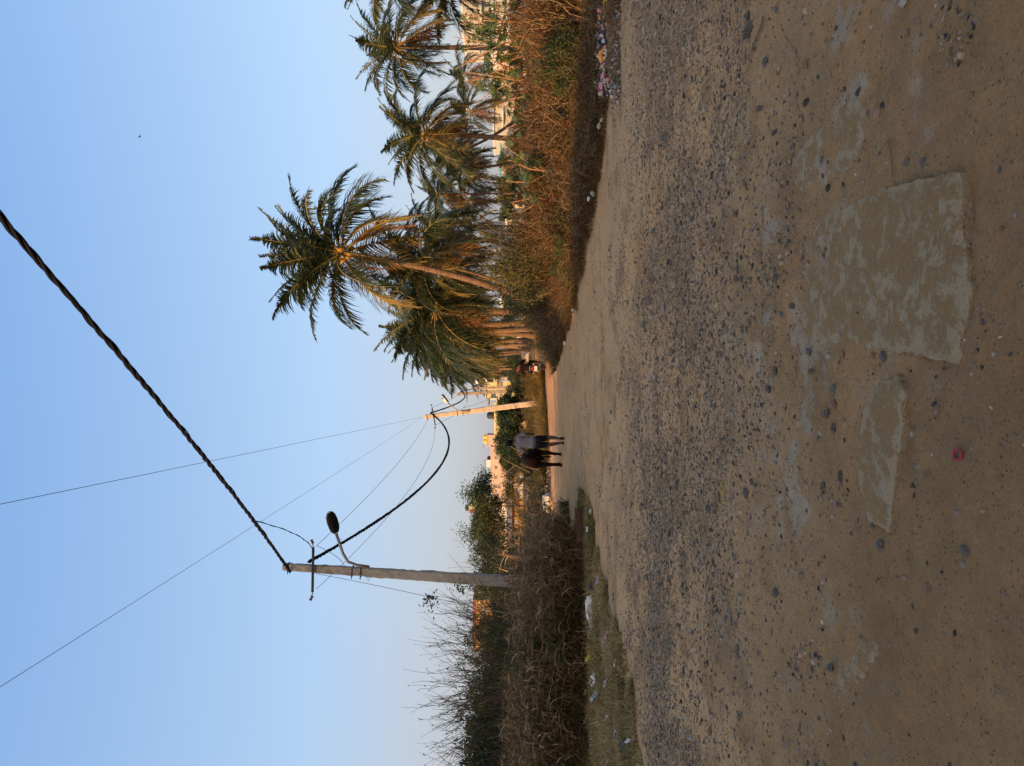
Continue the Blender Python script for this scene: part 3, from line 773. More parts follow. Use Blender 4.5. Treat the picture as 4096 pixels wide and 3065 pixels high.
for i in range(2):
    c = P(1143 + 22 * i, 2272, D1 - .085) - o1; mb.lathe([(.012, -.012), (.012, .004)], 8, Matrix.Translation(c) @ Matrix.Rotation(pi / 2, 4, 'X'))
mb.build('bolt_hole', M_lens, p1)

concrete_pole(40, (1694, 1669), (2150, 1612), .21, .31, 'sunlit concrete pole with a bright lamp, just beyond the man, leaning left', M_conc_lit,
    lamp=([(1880, 1645), (1835, 1643), (1815, 1632), (1790, 1610)], (1768, 1580), .24, M_lampcap, False), clampf=(1709, 1829, 1851), cross=((1728, 1631), (1741, 1701)))
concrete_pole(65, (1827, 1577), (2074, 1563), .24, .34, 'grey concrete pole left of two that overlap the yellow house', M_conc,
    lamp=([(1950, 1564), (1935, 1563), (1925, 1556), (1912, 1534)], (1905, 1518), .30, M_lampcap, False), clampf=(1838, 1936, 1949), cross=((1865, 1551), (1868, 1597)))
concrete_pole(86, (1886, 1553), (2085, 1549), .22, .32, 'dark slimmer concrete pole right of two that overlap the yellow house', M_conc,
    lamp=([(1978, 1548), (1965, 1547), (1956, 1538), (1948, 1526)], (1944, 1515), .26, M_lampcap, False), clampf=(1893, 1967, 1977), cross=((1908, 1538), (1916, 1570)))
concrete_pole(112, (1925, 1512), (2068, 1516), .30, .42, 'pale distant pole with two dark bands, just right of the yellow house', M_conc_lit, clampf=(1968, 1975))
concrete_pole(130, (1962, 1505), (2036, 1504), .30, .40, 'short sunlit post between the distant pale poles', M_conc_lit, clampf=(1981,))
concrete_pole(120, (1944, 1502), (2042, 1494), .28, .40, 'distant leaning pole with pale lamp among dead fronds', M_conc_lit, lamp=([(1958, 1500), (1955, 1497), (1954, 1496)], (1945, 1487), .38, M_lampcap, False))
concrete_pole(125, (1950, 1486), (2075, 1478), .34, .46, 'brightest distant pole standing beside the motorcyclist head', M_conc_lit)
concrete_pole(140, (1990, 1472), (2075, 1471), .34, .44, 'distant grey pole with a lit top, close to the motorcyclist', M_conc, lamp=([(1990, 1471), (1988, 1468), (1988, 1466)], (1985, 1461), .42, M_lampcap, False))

def cable_pts(A, B, sag, n=60):
    A, B = Vector(A), Vector(B)
    return [A.lerp(B, i / n) - Vector((0, 0, 4 * sag * (i / n) * (1 - i / n))) for i in range(n + 1)]
def twisted(pts, r, off, pitch, label, loose=0):
    """bundled cable: three insulated strands laid round each other"""
    mb = MB(); L = [0]
    for i in range(1, len(pts)): L.append(L[-1] + (pts[i] - pts[i - 1]).length)
    for s in range(3 + loose):
        q = []
        for i, p in enumerate(pts):
            t = (pts[min(i + 1, len(pts) - 1)] - pts[max(0, i - 1)]).normalized(); u = t.cross(Vector((0, 0, 1))).normalized(); v = t.cross(u)
            a = 2 * pi * L[i] / pitch + 2 * pi * s / 3 + .5 * sin(L[i] * .9)
            o_ = off * (1 + .25 * sin(L[i] * 2.1 + s))
            if s >= 3: o_ = off * (1.5 + .9 * sin(L[i] * 1.3 + 1) ** 4); a = 2 * pi * L[i] / (pitch * 1.6)
            q.append(p + (u * cos(a) + v * sin(a)) * o_)
        mb.tube(q, r if s < 3 else r * .35, 6)
    c = Vector((0, 0, 0))
    return tag(mb.build('power_cable', M_cable, None, c, True), label, 'cable')
A1 = P(1160, 2288, D1 - .12)
Bn = P(0, 868, 7.2); far = Bn + (Bn - A1) * 1.0; far.z = 6.9
mid = Bn
# parabola through pole top, the point over the viewer's right and the next pole behind
def quad(A, M, B, n):
    out = []
    for i in range(n + 1):
        t = i / n * 2
        out.append(A * ((t - 1) * (t - 2) / 2) + M * (t * (2 - t)) + B * (t * (t - 1) / 2))
    return out
twisted(quad(A1, mid, far, 520), .0195, .0175, .74, 'thick twisted black cable crossing the sky to the nearest pole', 1)
A2 = P(1235, 2248, D1 - .1); B2 = P(1722, 1652, 39.9)
twisted(cable_pts(A2, B2, 1.95, 260), .022, .022, .45, 'sagging twisted black cable between the two nearest poles')
B3 = P(1842, 1566, 65); twisted(cable_pts(B2, B3, .95, 160), .022, .022, .6, 'sagging black cable between the sunlit pole and the next grey pole')
B4 = P(1893, 1547, 86); twisted(cable_pts(B3, B4, .5, 60), .022, .02, .7, 'black cable between the two poles in front of the yellow house')
twisted(cable_pts(B4, P(1948, 1512, 112), .5, 60), .022, .02, .7, 'black cable running on from the dark slim pole to a pale one')
def wire(A, B, sag, r, label, n=40):
    mb = MB(); pts = cable_pts(A, B, sag, n); mb.tube(pts, r, 4, False); return tag(mb.build('overhead_wire', M_wire), label, 'wire')
T2 = P(1692, 1668, 40)
E = P(0, 2010, 9.6); wire(T2, T2 + (E - T2) * 1.6, .12, .0055, 'upper of two thin wires running overhead to the sunlit pole top')
E = P(0, 2724, 9.0); wire(T2, T2 + (E - T2) * 1.6, .12, .0045, 'thin wire crossing low over the nearest lamp to the sunlit pole top')
wire(P(1268, 2182, D1 - .2), P(1729, 1634, 39.8), .42, .007, 'thin wire from right insulator of the nearest pole to the sunlit pole')
wire(P(1266, 2356, D1 - .2), P(1740, 1703, 39.8), .75, .007, 'thin wire from left insulator of the nearest pole to the sunlit pole')
wire(P(1728, 1631, 39.8), P(1865, 1551, 64.8), .3, .009, 'thin wire from sunlit pole to right arm of the next grey pole')
wire(P(1741, 1701, 39.8), P(1868, 1597, 64.8), .5, .009, 'thin wire from sunlit pole to left arm of the next grey pole')
wire(P(1851, 1632, 39.8), P(1950, 1565, 64.9), .9, .009, 'slack service wire leaving the middle of the sunlit pole')
wire(P(1865, 1551, 64.8), P(1908, 1538, 85.8), .25, .010, 'short thin wire between the two poles at the yellow house')
wire(P(1265, 2183, D1 - .2), P(1378, 2265, D1 - .2), .12, .006, 'short slack lead from right insulator down to the lamp bracket', 16)
q = quad(A1, mid, far, 420)[62]
mb = MB(); mb.tube(quad(q, P(1195, 2145, 16.6), P(1255, 2212, D1 - .15), 30), .008, 4, False); mb.tube([p + Vector((.012 * sin(i), 0, .012 * cos(i))) for i, p in enumerate(quad(q, P(1195, 2145, 16.6), P(1255, 2212, D1 - .15), 30))], .006, 4, False)
tag(mb.build('service_wire', M_cable), 'thin twisted lead dropping from the thick cable to the nearest cross arm', 'wire')
GA = P(1262, 2295, D1 - .1); GB = P(1722, 2390, D1 - .6)
st = empty('guy_wire', tuple(GB), 0, 'sloping stay wire with egg insulator beside the nearest pole', 'wire')
mb = MB(); mb.tube([p - GB for p in cable_pts(GA, GB, .08, 30)], .007, 4, False); GC = GB + (GB - GA) * .75; mb.tube([Vector((0, 0, 0)), GC - GB], .007, 4, False); mb.build('stay', M_galv, st)
mb = MB(); mb.lathe([(.0, -.09), (.045, -.08), (.05, -.02), (.03, 0), (.05, .02), (.045, .08), (0, .09)], 9, (GA - GB).to_track_quat('Z', 'Y').to_matrix().to_4x4()); mb.build('insulator', M_ceram, st, smooth=True)

# ------------------------------------------------------------------ people
M_skin = surf('brown_skin', [(0.05, 0.024, 0.016), (0.08, 0.04, 0.026)], 0.6, 8, .1, 60, .3)
M_hair = flat('black_hair', (0.005, 0.005, 0.006), .8, .1)
def stripes(name, c1, c2, scale):
    m, n, l = new_mat(name); b = n['Principled BSDF']; b.inputs['Roughness'].default_value = .9
    tc = n.new('ShaderNodeTexCoord'); mp = n.new('ShaderNodeMapping'); mp.inputs['Scale'].default_value = (scale, scale * .25, 0); l.new(tc.outputs['Object'], mp.inputs['Vector'])
    w = n.new('ShaderNodeTexWave'); w.inputs['Scale'].default_value = 1; w.inputs['Distortion'].default_value = 1.2; w.inputs['Detail Scale'].default_value = 1; l.new(mp.outputs[0], w.inputs['Vector'])
    r = ramp(n, [c1, c2]); l.new(w.outputs['Fac'], r.inputs[0]); l.new(r.outputs[0], b.inputs['Base Color'])
    f = noise(n, l, 9, 3, tc.outputs['Object']); bp = n.new('ShaderNodeBump'); bp.inputs['Strength'].default_value = .8; bp.inputs['Distance'].default_value = .03; l.new(f.outputs['Fac'], bp.inputs['Height']); l.new(bp.outputs[0], b.inputs['Normal'])
    return m
M_shirt = stripes('striped_shirt_cloth', (0.05, 0.048, 0.058), (0.25, 0.235, 0.25), 13)
M_shorts = surf('dark_shorts_cloth', [(0.006, 0.006, 0.009), (0.016, 0.016, 0.022)], .95, 7, .7, 9, .1, 0, .04)
M_maroon = surf('maroon_cloth', [(0.006, 0.003, 0.003), (0.013, 0.006, 0.006)], .9, 7, .6, 9, .1, 0, .03)
M_cow = surf('dark_brown_hide', [(0.004, 0.003, 0.003), (0.010, 0.006, 0.005), (0.03, 0.014, 0.009)], .9, 2.2, .4, 70, .05, 0, .006)
M_hoof = flat('dark_hoof', (0.02, 0.015, 0.012), .6)

class SK:
    def __init__(s): s.v = []; s.e = []; s.r = []
    def n(s, p, r, par=None):
        s.v.append(Vector(p)); s.r.append(r); i = len(s.v) - 1
        if par is not None: s.e.append((par, i))
        return i
    def chain(s, par, pts):
        for p, r in pts: par = s.n(p, r, par)
        return par
    def build(s, name, mat, parent, sub=2): return skin(name, s.v, s.e, s.r, mat, parent, 0, sub)

man = empty('person', tuple(GZ(2258, 1770)), 0, 'man in a grey striped shirt and dark shorts walking away, arm on the cow', 'person')
b = SK()
pel = b.n((0.0, 0, .90), (.15, .11))
ch1 = b.chain(pel, [((.0, 0.01, 1.06), (.14, .10)), ((.0, 0.02, 1.24), (.15, .10)), ((.0, .02, 1.38), (.13, .085))])
nk = b.chain(ch1, [((-.01, .03, 1.47), .058), ((-.02, .045, 1.54), .055)])
hd = b.chain(nk, [((-.035, .06, 1.61), (.080, .088)), ((-.03, .055, 1.68), (.070, .078))])
b.chain(hd - 1, [((-.085, .12, 1.585), .035)])      # chin and cheek turned to the left
b.chain(hd - 1, [((-.115, .13, 1.625), .012)])      # nose
# right arm: bent, hand in front of the hip
ra = b.chain(ch1, [((.17, .01, 1.385), .062), ((.245, -.02, 1.24), .048), ((.265, -.04, 1.11), .042), ((.255, .05, 1.00), .033), ((.245, .09, .965), .028)])
for k, (dx, L_) in enumerate(((-.02, .06), (-.007, .075), (.007, .07), (.02, .055))):
    b.chain(ra, [((.245 + dx, .12, .94), .0095), ((.24 + dx, .14 + L_ * .3, .935 - L_ * .6), .008)])
b.chain(ra, [((.222, .11, .965), .010), ((.21, .125, .94), .009)])
# left arm reaching down on to the cow's back
la = b.chain(ch1, [((-.17, .01, 1.385), .062), ((-.25, .05, 1.25), .048), ((-.30, .12, 1.14), .040), ((-.34, .25, 1.12), .032), ((-.355, .31, 1.125), .028)])
for k, (dx, L_) in enumerate(((-.02, .06), (-.007, .075), (.007, .07), (.02, .055))):
    b.chain(la, [((-.36 + dx, .345, 1.125), .0095), ((-.365 + dx, .36 + L_ * .5, 1.115), .008)])
b.chain(la, [((-.33, .33, 1.14), .010), ((-.31, .345, 1.145), .009)])
# right leg swung back, heel lifted
b.chain(pel, [((.10, .0, .84), .098), ((.125, .03, .62), .082), ((.14, .06, .47), .066), ((.15, -.02, .33), .066), ((.125, -.12, .17), .034), ((.12, -.15, .11), .038), ((.13, -.12, .045), .032), ((.14, -.07, .012), .022)])
# left leg standing
b.chain(pel, [((-.09, .0, .84), .098), ((-.085, .03, .62), .082), ((-.07, .03, .47), .066), ((-.05, -.01, .33), .064), ((-.02, .0, .12), .034), ((-.02, -.02, .045), .036), ((-.025, .08, .028), .030), ((-.03, .15, .022), .024)])
b.build('body', M_skin, man)
h = SK(); a = h.n((-.02, .005, 1.545), (.085, .07)); h.chain(a, [((-.025, .02, 1.63), (.112, .112)), ((-.022, .035, 1.70), (.10, .10)), ((-.02, .045, 1.74), (.06, .06))]); h.build('hair', M_hair, man)
s = SK(); a = s.n((0, .0, 1.10), (.185, .135)); up_ = s.chain(a, [((0, .01, 1.26), (.19, .13)), ((0, .015, 1.37), (.165, .11)), ((-.01, .02, 1.45), (.085, .08)), ((-.015, .025, 1.50), (.068, .066))])
s.chain(up_ - 2, [((.165, .01, 1.375), .082), ((.235, -.01, 1.255), .080), ((.262, -.03, 1.15), .078)]); s.chain(up_ - 2, [((-.165, .01, 1.375), .082), ((-.235, .05, 1.27), .078), ((-.275, .10, 1.18), .072)])
s.chain(a, [((0, 0, .95), (.195, .145)), ((0.0, 0, .83), (.205, .155))]); s.build('shirt', M_shirt, man)
s = SK(); a = s.n((0, 0, .86), (.175, .13)); s.chain(a, [((.10, 0, .78), .118), ((.125, .03, .62), .105), ((.138, .045, .50), .098)]); s.chain(a, [((-.09, 0, .78), .118), ((-.083, .03, .62), .100), ((-.065, .03, .46), .092)]); s.build('shorts', M_shorts, man)
mb = MB()
for sx in (-1, 1):
    mb.lathe([(.004, -.018), (.014, -.008), (.012, .012), (.003, .022)], 7, Matrix.Translation((-.03 + sx * .088, .05 - sx * .02, 1.605)))
mb.build('ear', M_skin, man, smooth=True)
sb = MB(); sb.box((-.04, -.08, -.010), (.04, .15, .004), Matrix.Translation((.13, -.155, .065)) @ Matrix.Rotation(-1.15, 4, 'X')); sb.build('sandal', M_hoof, man)
sb = MB(); sb.box((-.05, -.08, 0.0), (.05, .19, .016), Matrix.Translation((-.025, .0, .002))); sb.build('sandal', M_hoof, man)

cow = empty('cow', tuple(GZ(2252, 1828)), radians(7), 'dark brown cow walking away beside the man', 'cow')
cow.location.y += .25; cow.location.x -= .06; cow.scale = (1.1, 1.05, 1.06)
b = SK()
r0 = b.n((0, .0, .98), (.205, .23))
r1 = b.chain(r0, [((0, .35, .97), (.24, .26)), ((0, .75, .93), (.27, .30)), ((0, 1.1, .95), (.23, .28)), ((0, 1.38, 1.02), (.16, .22)), ((.02, 1.62, 1.05), (.10, .15)), ((.06, 1.85, 1.02), (.085, .11)), ((.08, 2.0, .97), (.085, .10)), ((.09, 2.2, .85), (.065, .07)), ((.09, 2.3, .79), (.05, .05))])
b.chain(r0, [((0, -.17, 1.02), (.12, .15)), ((0, -.24, 1.10), (.05, .06))])
pin = len(b.v) - 1
# hind legs: stifle forward, hock back, shank down
b.chain(r0, [((-.17, .06, .80), (.12, .17)), ((-.19, .14, .62), .085), ((-.20, -.06, .44), .050), ((-.20, -.03, .22), .033), ((-.20, -.02, .10), .040), ((-.20, .02, .03), .045)])
b.chain(r0, [((.17, .06, .80), (.12, .17)), ((.16, .18, .62), .085), ((.14, .04, .45), .050), ((.12, .06, .23), .034), ((.12, .07, .12), .040), ((.11, .11, .05), .045)])
f1 = r0 + 3
b.chain(f1, [((-.15, 1.1, .72), (.09, .12)), ((-.15, 1.06, .52), .055), ((-.15, 1.08, .38), .045), ((-.15, 1.07, .16), .032), ((-.15, 1.1, .03), .043)])
b.chain(f1, [((.15, 1.15, .72), (.09, .12)), ((.20, 1.2, .52), .055), ((.22, 1.3, .40), .045), ((.18, 1.2, .24), .032), ((.15, 1.12, .17), .042)])
b.build('body', M_cow, cow)
t = SK(); a = t.n((0, -.22, 1.12), .035); t.chain(a, [((.0, -.29, 1.04), .028), ((.01, -.31, .85), .020), ((.02, -.30, .62), .016), ((.03, -.29, .45), .030), ((.03, -.28, .33), .012)]); t.build('tail', M_cow, cow)
for sx in (-1, 1):
    e = SK(); a = e.n((.08 + sx * .07, 1.96, 1.02), .02); e.chain(a, [((.08 + sx * .15, 1.94, 1.03), (.045, .015)), ((.08 + sx * .21, 1.93, 1.0), .012)]); e.build('ear', M_cow, cow)
    e = SK(); a = e.n((.08 + sx * .05, 1.98, 1.05), .022); e.chain(a, [((.08 + sx * .09, 1.99, 1.13), .015), ((.08 + sx * .08, 2.01, 1.20), .006)]); e.build('horn', M_hoof, cow)
    e = MB(); e.lathe([(.004, -.01), (.014, -.004), (.014, .004), (.004, .01)], 7, Matrix.Translation((.09 + sx * .075, 2.1, .93)) @ Matrix.Rotation(pi / 2, 4, 'Y')); e.build('eye', M_hoof, cow)
u = SK(); a = u.n((0, .22, .70), (.11, .10)); u.chain(a, [((0, .22, .62), (.09, .08))]); u.chain(a + 1, [((.04, .2, .55), .018), ((.04, .2, .50), .013)]); u.chain(a + 1, [((-.04, .2, .55), .018), ((-.04, .2, .50), .013)]); u.build('udder', M_cow, cow)
for x, y, z in ((-.20, .02, .0), (.11, .11, .02), (-.15, 1.1, 0), (.15, 1.12, .14)):
    hf = MB(); hf.lathe([(.052, 0), (.055, .02), (.04, .07)], 8, Matrix.Translation((x, y, z))); hf.build('hoof', M_hoof, cow)

# ------------------------------------------------------------------ motorcycle and rider
mg = GZ(2186, 1472)
bike = empty('motorcycle', tuple(mg), radians(-6), 'motorcycle with red tail and white number plate riding away', 'motorcycle')
def torus(mb, c, R, r, n=20, k=7):
    pts = [Vector(c) + Vector((0, R * cos(2 * pi * i / n), R * sin(2 * pi * i / n))) for i in range(n + 1)]; mb.tube(pts, r, k, False)
M_tyre = flat('tyre_rubber', (0.02, 0.02, 0.02), .85); M_chrome = flat('chrome', (0.5, 0.5, 0.5), .25, .5, .9); M_redp = flat('red_enamel', (0.25, 0.010, 0.02), .35, .4); M_redl = flat('red_lens', (0.25, 0.01, 0.008), .3, .4)
M_plate = flat('white_plate', (0.42, 0.42, 0.40), .6); M_seat = flat('black_vinyl', (0.02, 0.02, 0.022), .5)
for y in (0.0, 1.28):
    w = empty('wheel', (0, 0, 0)); w.parent = bike; w.location = (0, y, .31)
    m_ = MB(); torus(m_, (0, 0, 0), .26, .05); m_.build('tyre', M_tyre, w, smooth=True)
    m_ = MB(); torus(m_, (0, 0, 0), .20, .015, 16, 5)
    for i in range(8): a = pi * i / 4; m_.tube([(0, 0, 0), (0, .2 * cos(a), .2 * sin(a))], .006, 4)
    m_.tube([(-.08, 0, 0), (.08, 0, 0)], .035, 8); m_.build('rim', M_chrome, w)
m_ = MB(); m_.tube([(0, .05, .5), (0, .35, .42), (0, .75, .42), (0, 1.0, .85)], .03, 6); m_.tube([(0, .2, .68), (0, .9, .8)], .03, 6); m_.tube([(-.09, 0, .31), (-.09, .3, .36)], .022, 6); m_.tube([(.09, 0, .31), (.09, .3, .36)], .022, 6)
m_.tube([(-.09, 1.28, .31), (-.09, 1.02, .92)], .022, 6); m_.tube([(.09, 1.28, .31), (.09, 1.02, .92)], .022, 6); m_.build('frame', M_steel, bike)
m_ = MB(); m_.lathe([(.10, -.14), (.14, -.05), (.14, .1), (.09, .16)], 10, Matrix.Translation((0, .6, .42))); m_.build('engine', M_steel, bike)
m_ = SK(); a = m_.n((0, .62, .82), (.11, .10)); m_.chain(a, [((0, .82, .86), (.14, .12)), ((0, .96, .86), (.09, .09))]); m_.build('fuel_tank', M_redp, bike)
m_ = SK(); a = m_.n((0, -.28, .79), (.09, .05)); m_.chain(a, [((0, .0, .79), (.13, .06)), ((0, .35, .76), (.13, .06)), ((0, .55, .77), (.10, .05))]); m_.build('seat', M_seat, bike)
m_ = SK(); a = m_.n((0, -.36, .71), (.08, .05)); m_.chain(a, [((0, -.15, .70), (.13, .08)), ((0, .2, .64), (.12, .08))]); m_.build('tail_panel', M_redp, bike)
m_ = MB(); m_.box((-.075, -.43, .66), (.075, -.38, .72)); m_.build('tail_light', M_redl, bike)
m_ = MB(); m_.box((-.12, -.44, .46), (.12, -.43, .60)); pl = m_.build('number_plate', M_plate, bike)
m_ = MB(); m_.box((-.10, -.425, .40), (.10, -.40, .66)); m_.box((-.07, -.36, .36), (.07, -.30, .62)); m_.build('mudguard', M_seat, bike)
m_ = MB(); m_.tube([(-.12, -.30, .80), (-.12, -.42, .82), (.12, -.42, .82), (.12, -.30, .80)], .014, 6); m_.build('grab_rail', M_chrome, bike)
for sx in (-1, 1):
    m_ = MB(); m_.tube([(sx * .08, -.36, .62), (sx * .2, -.38, .62)], .010, 5); m_.lathe([(.01, -.03), (.03, -.01), (.03, .02), (.01, .035)], 7, Matrix.Translation((sx * .22, -.38, .62))); m_.build('indicator', flat('amber_lens', (0.55, 0.2, 0.02), .3), bike)
    m_ = MB(); m_.tube([(sx * .25, 1.0, 1.05), (sx * .32, .96, 1.25)], .007, 4); m_.lathe([(.01, -.005), (.055, 0), (.05, .012)], 9, Matrix.Translation((sx * .33, .95, 1.28)) @ Matrix.Rotation(pi / 2, 4, 'X')); m_.build('mirror', M_seat, bike)
m_ = MB(); m_.tube([(-.36, .88, 1.02), (-.22, .98, 1.03), (0, 1.02, .98), (.22, .98, 1.03), (.36, .88, 1.02)], .014, 6); m_.build('handlebar', M_steel, bike)
m_ = MB(); m_.lathe([(.03, -.05), (.09, .02), (.09, .05)], 10, Matrix.Translation((0, 1.12, .92)) @ Matrix.Rotation(-pi / 2, 4, 'X')); m_.build('headlight', M_chrome, bike)
m_ = MB(); m_.tube([(.14, .6, .28), (.15, .2, .27), (.16, -.25, .36)], [.025, .04, .045], 8); m_.build('exhaust', M_chrome, bike, smooth=True)
m_ = MB(); m_.tube([(-.14, -.2, .68), (-.19, -.15, .40), (-.19, .1, .36), (-.14, .2, .6)], .01, 5); m_.tube([(-.19, -.15, .5), (-.19, .12, .5)], .008, 4); m_.build('saree_guard', M_chrome, bike)
m_ = MB(); m_.tube([(-.26, .45, .30), (.26, .45, .30)], .014, 6); m_.build('foot_peg', M_steel, bike)

rider = empty('person', tuple(mg), radians(-6), 'motorcycle rider in dark maroon shirt seen from behind', 'person')
b = SK(); pel = b.n((0, .22, .90), (.14, .12))
ch1 = b.chain(pel, [((0, .24, 1.04), (.14, .10)), ((0, .28, 1.18), (.16, .10)), ((0, .30, 1.28), (.14, .09))])
hd = b.chain(ch1, [((0, .33, 1.36), .055), ((0, .36, 1.43), (.080, .09)), ((0, .36, 1.50), (.07, .08))]); b.chain(hd - 1, [((0, .45, 1.41), .03)])
for sx in (-1, 1):
    la = b.chain(ch1, [((sx * .18, .32, 1.27), .06), ((sx * .30, .42, 1.12), .045), ((sx * .34, .52, 1.03), .042), ((sx * .34, .78, 1.03), .032), ((sx * .34, .84, 1.04), .03)])
    for dx in (-.022, -.007, .008, .022): b.chain(la, [((sx * .34 + dx, .90, 1.04), .009), ((sx * .34 + dx, .92, 1.005), .008)])
    b.chain(la, [((sx * .31, .87, 1.03), .009), ((sx * .30, .90, 1.01), .008)])
    b.chain(pel, [((sx * .14, .3, .85), .10), ((sx * .21, .55, .80), .075), ((sx * .25, .72, .76), .06), ((sx * .25, .60, .55), .05), ((sx * .24, .46, .38), .036), ((sx * .24, .5, .33), .036), ((sx * .25, .64, .32), .028)])
b.build('body', M_skin, rider)
s = SK(); a = s.n((0, .23, .98), (.17, .14)); u_ = s.chain(a, [((0, .27, 1.12), (.19, .14)), ((0, .30, 1.25), (.18, .12)), ((0, .33, 1.34), (.075, .07))])
for sx in (-1, 1): s.chain(u_ - 1, [((sx * .17, .32, 1.27), .082), ((sx * .29, .42, 1.13), .068), ((sx * .34, .52, 1.04), .058), ((sx * .34, .68, 1.03), .048)])
s.chain(a, [((0, .22, .86), (.17, .14))]); s.build('shirt', M_maroon, rider)
s = SK(); a = s.n((0, .22, .86), (.165, .13))
for sx in (-1, 1): s.chain(a, [((sx * .14, .32, .84), .11), ((sx * .22, .56, .80), .09), ((sx * .26, .72, .75), .075), ((sx * .26, .6, .55), .066), ((sx * .25, .48, .42), .058)])
s.build('trousers', M_maroon, rider)
h = SK(); a = h.n((0, .335, 1.42), (.086, .09)); h.chain(a, [((0, .34, 1.48), (.086, .09)), ((0, .35, 1.525), (.06, .065))]); h.build('hair', M_hair, rider)
sc = SK(); a = sc.n((-.13, .42, 1.33), .055); sc.chain(a, [((-.15, .46, 1.40), .06), ((-.15, .48, 1.45), .035)]); sc.build('scarf', flat('red_cloth', (0.36, 0.05, 0.025), .8), rider)

# ------------------------------------------------------------------ birds
eg = P(1261, 831, 34.6)
e = empty('egret', tuple(eg), .3, 'white egret perched on the top frond of the leaning palm', 'bird')
MWB = flat('white_feathers', (0.75, 0.70, 0.64), .8)
s = SK(); a = s.n((0, 0, .0), .05); s.chain(a, [((.0, .06, .08), .085), ((.0, .10, .17), .05), ((.0, .09, .24), .025), ((0, .12, .31), .022), ((0, .17, .34), .022), ((0, .21, .34), .010)]); s.chain(a, [((0, -.05, -.06), .02)]); s.build('body', MWB, e)
m_ = MB(); m_.tube([(0, .19, .34), (0, .28, .33)], [.012, .003], 5); m_.build('bill', M_palm_y, e)
m_ = MB(); m_.tube([(.02, .02, -.02), (.02, .03, -.22)], .008, 5); m_.build('leg', M_hoof, e); m_ = MB(); m_.tube([(-.02, .02, -.02), (-.02, .03, -.22)], .008, 5); m_.build('leg', M_hoof, e)
for (px, py, d, lab) in ((560, 545, 90, 'tiny dark bird flying high in the blue sky'), (1935, 1784, 150, 'tiny dark bird flying beside the roof with yellow tanks')):
    c = P(px, py, d); e = empty('bird', tuple(c), .8, lab, 'bird')
    s = SK(); a = s.n((0, -.14, 0), .02); s.chain(a, [((0, 0, 0), .06), ((0, .14, .01), .045), ((0, .22, .01), .012)]); s.build('body', M_hair, e)
    for sx in (-1, 1):
        m_ = MB(); m_.add([(0, -.06, .02), (sx * .22, -.04, .10), (sx * .45, -.1, .04), (sx * .22, .07, .11), (0, .07, .03)], [(0, 1, 3, 4), (1, 2, 3)]); m_.build('wing', M_hair, e)
# ------------------------------------------------------------------ coconut palms
def frond_mesh(seed, el, mat, L=4.0, droop=1.0, ragged=0.0):
    """one frond pointing along +X from the crown: rib and two rows of leaflets; el = start elevation"""
    rs = np.random.RandomState(seed)
    n = 14; ang = el; p = np.array([0., 0, 0]); pts = [p.copy()]; tang = []
    for i in range(n):
        tt = i / n
        ang -= droop * (0.055 + 0.10 * tt) * (1 + .25 * rs.normal() * .4)
        ang = max(ang, -1.5)
        d = np.array([cos(ang), 0.10 * sin(2.2 * tt + seed), sin(ang)]); d /= np.linalg.norm(d); tang.append(d)
        p = p + d * L / n; pts.append(p.copy())
    tang.append(tang[-1]); pts = np.array(pts); tang = np.array(tang)
    mb = MB(); mb.tube([Vector(q) for q in pts], [.045 * (1 - i / (n + 1)) + .006 for i in range(n + 1)], 4, False)
    rv, rf, rr = np.array([tuple(v) for v in mb.V]), np.array(mb.F), np.full(len(mb.V), .9)
    m = 74; t = np.linspace(.13, .995, m); parts = []
    fi = t * n; i0 = np.minimum(fi.astype(int), n - 1); fr = (fi - i0)[:, None]
    base = pts[i0] * (1 - fr) + pts[i0 + 1] * fr; tg = tang[i0]
    bn = np.cross(tg, np.array([0, 0, 1.0])); bn = unit(bn + 1e-6); upn = np.cross(bn, tg)
    roll = .35 * rs.normal()
    for sg in (-1, 1):
        ll = (0.25 + .95 * np.sin(np.clip(t * 1.12 + .06, 0, 1) * pi) ** .6) * .86
        fwd_ = .55 + .9 * t
        d = bn * sg * (1 - .35 * t)[:, None] + tg * fwd_[:, None] * .75 + upn * (.35 + roll * sg + .12 * rs.normal(size=(m, 1))) + rs.normal(size=(m, 3)) * .09
        keep = rs.rand(m) > ragged
        V, F, R = ribbons(base[keep], d[keep], ll[keep] * rs.uniform(.85, 1.1, keep.sum()), .078, .42 * (1 if el > 0 else .7) + .25 * rs.rand(keep.sum()), 3, side=unit(tg[keep] + .5 * upn[keep] + .25 * rs.normal(size=(keep.sum(), 3))), rs=rs)
        parts.append((V, F, R))
    V, F, R = cat(parts)
    Vt = np.concatenate([V, rv]); Ft = np.concatenate([F, rf + len(V)])
    me = mk_mesh('frond', Vt, Ft, [mat, M_rachis], np.concatenate([R, rr]), False, [0] * len(F) + [1] * len(rf))
    return me
FR = {}
for ci, el in enumerate((1.22, .98, .72, .42, .08, -.4, -.85)):
    FR[ci] = [frond_mesh(100 + ci * 10 + j, el, (M_palm_g if ci < 5 or j == 0 else M_palm_y), 4.0, (.42, .62, .80, .95, 1.1, .95, .6)[ci], .06 if ci < 5 else .18) for j in range(3)]
FRD = [frond_mesh(300 + j, -1.0, M_palm_d, 3.2, .5, .3) for j in range(3)]
NUT = mk_mesh('coconut', *(lambda mb: (mb.V, mb.F))(MB().lathe([(.02, -.13), (.09, -.09), (.12, 0), (.09, .09), (.02, .13)], 8)), [flat('coconut_husk', (0.30, 0.17, 0.04), .6)], None, True)
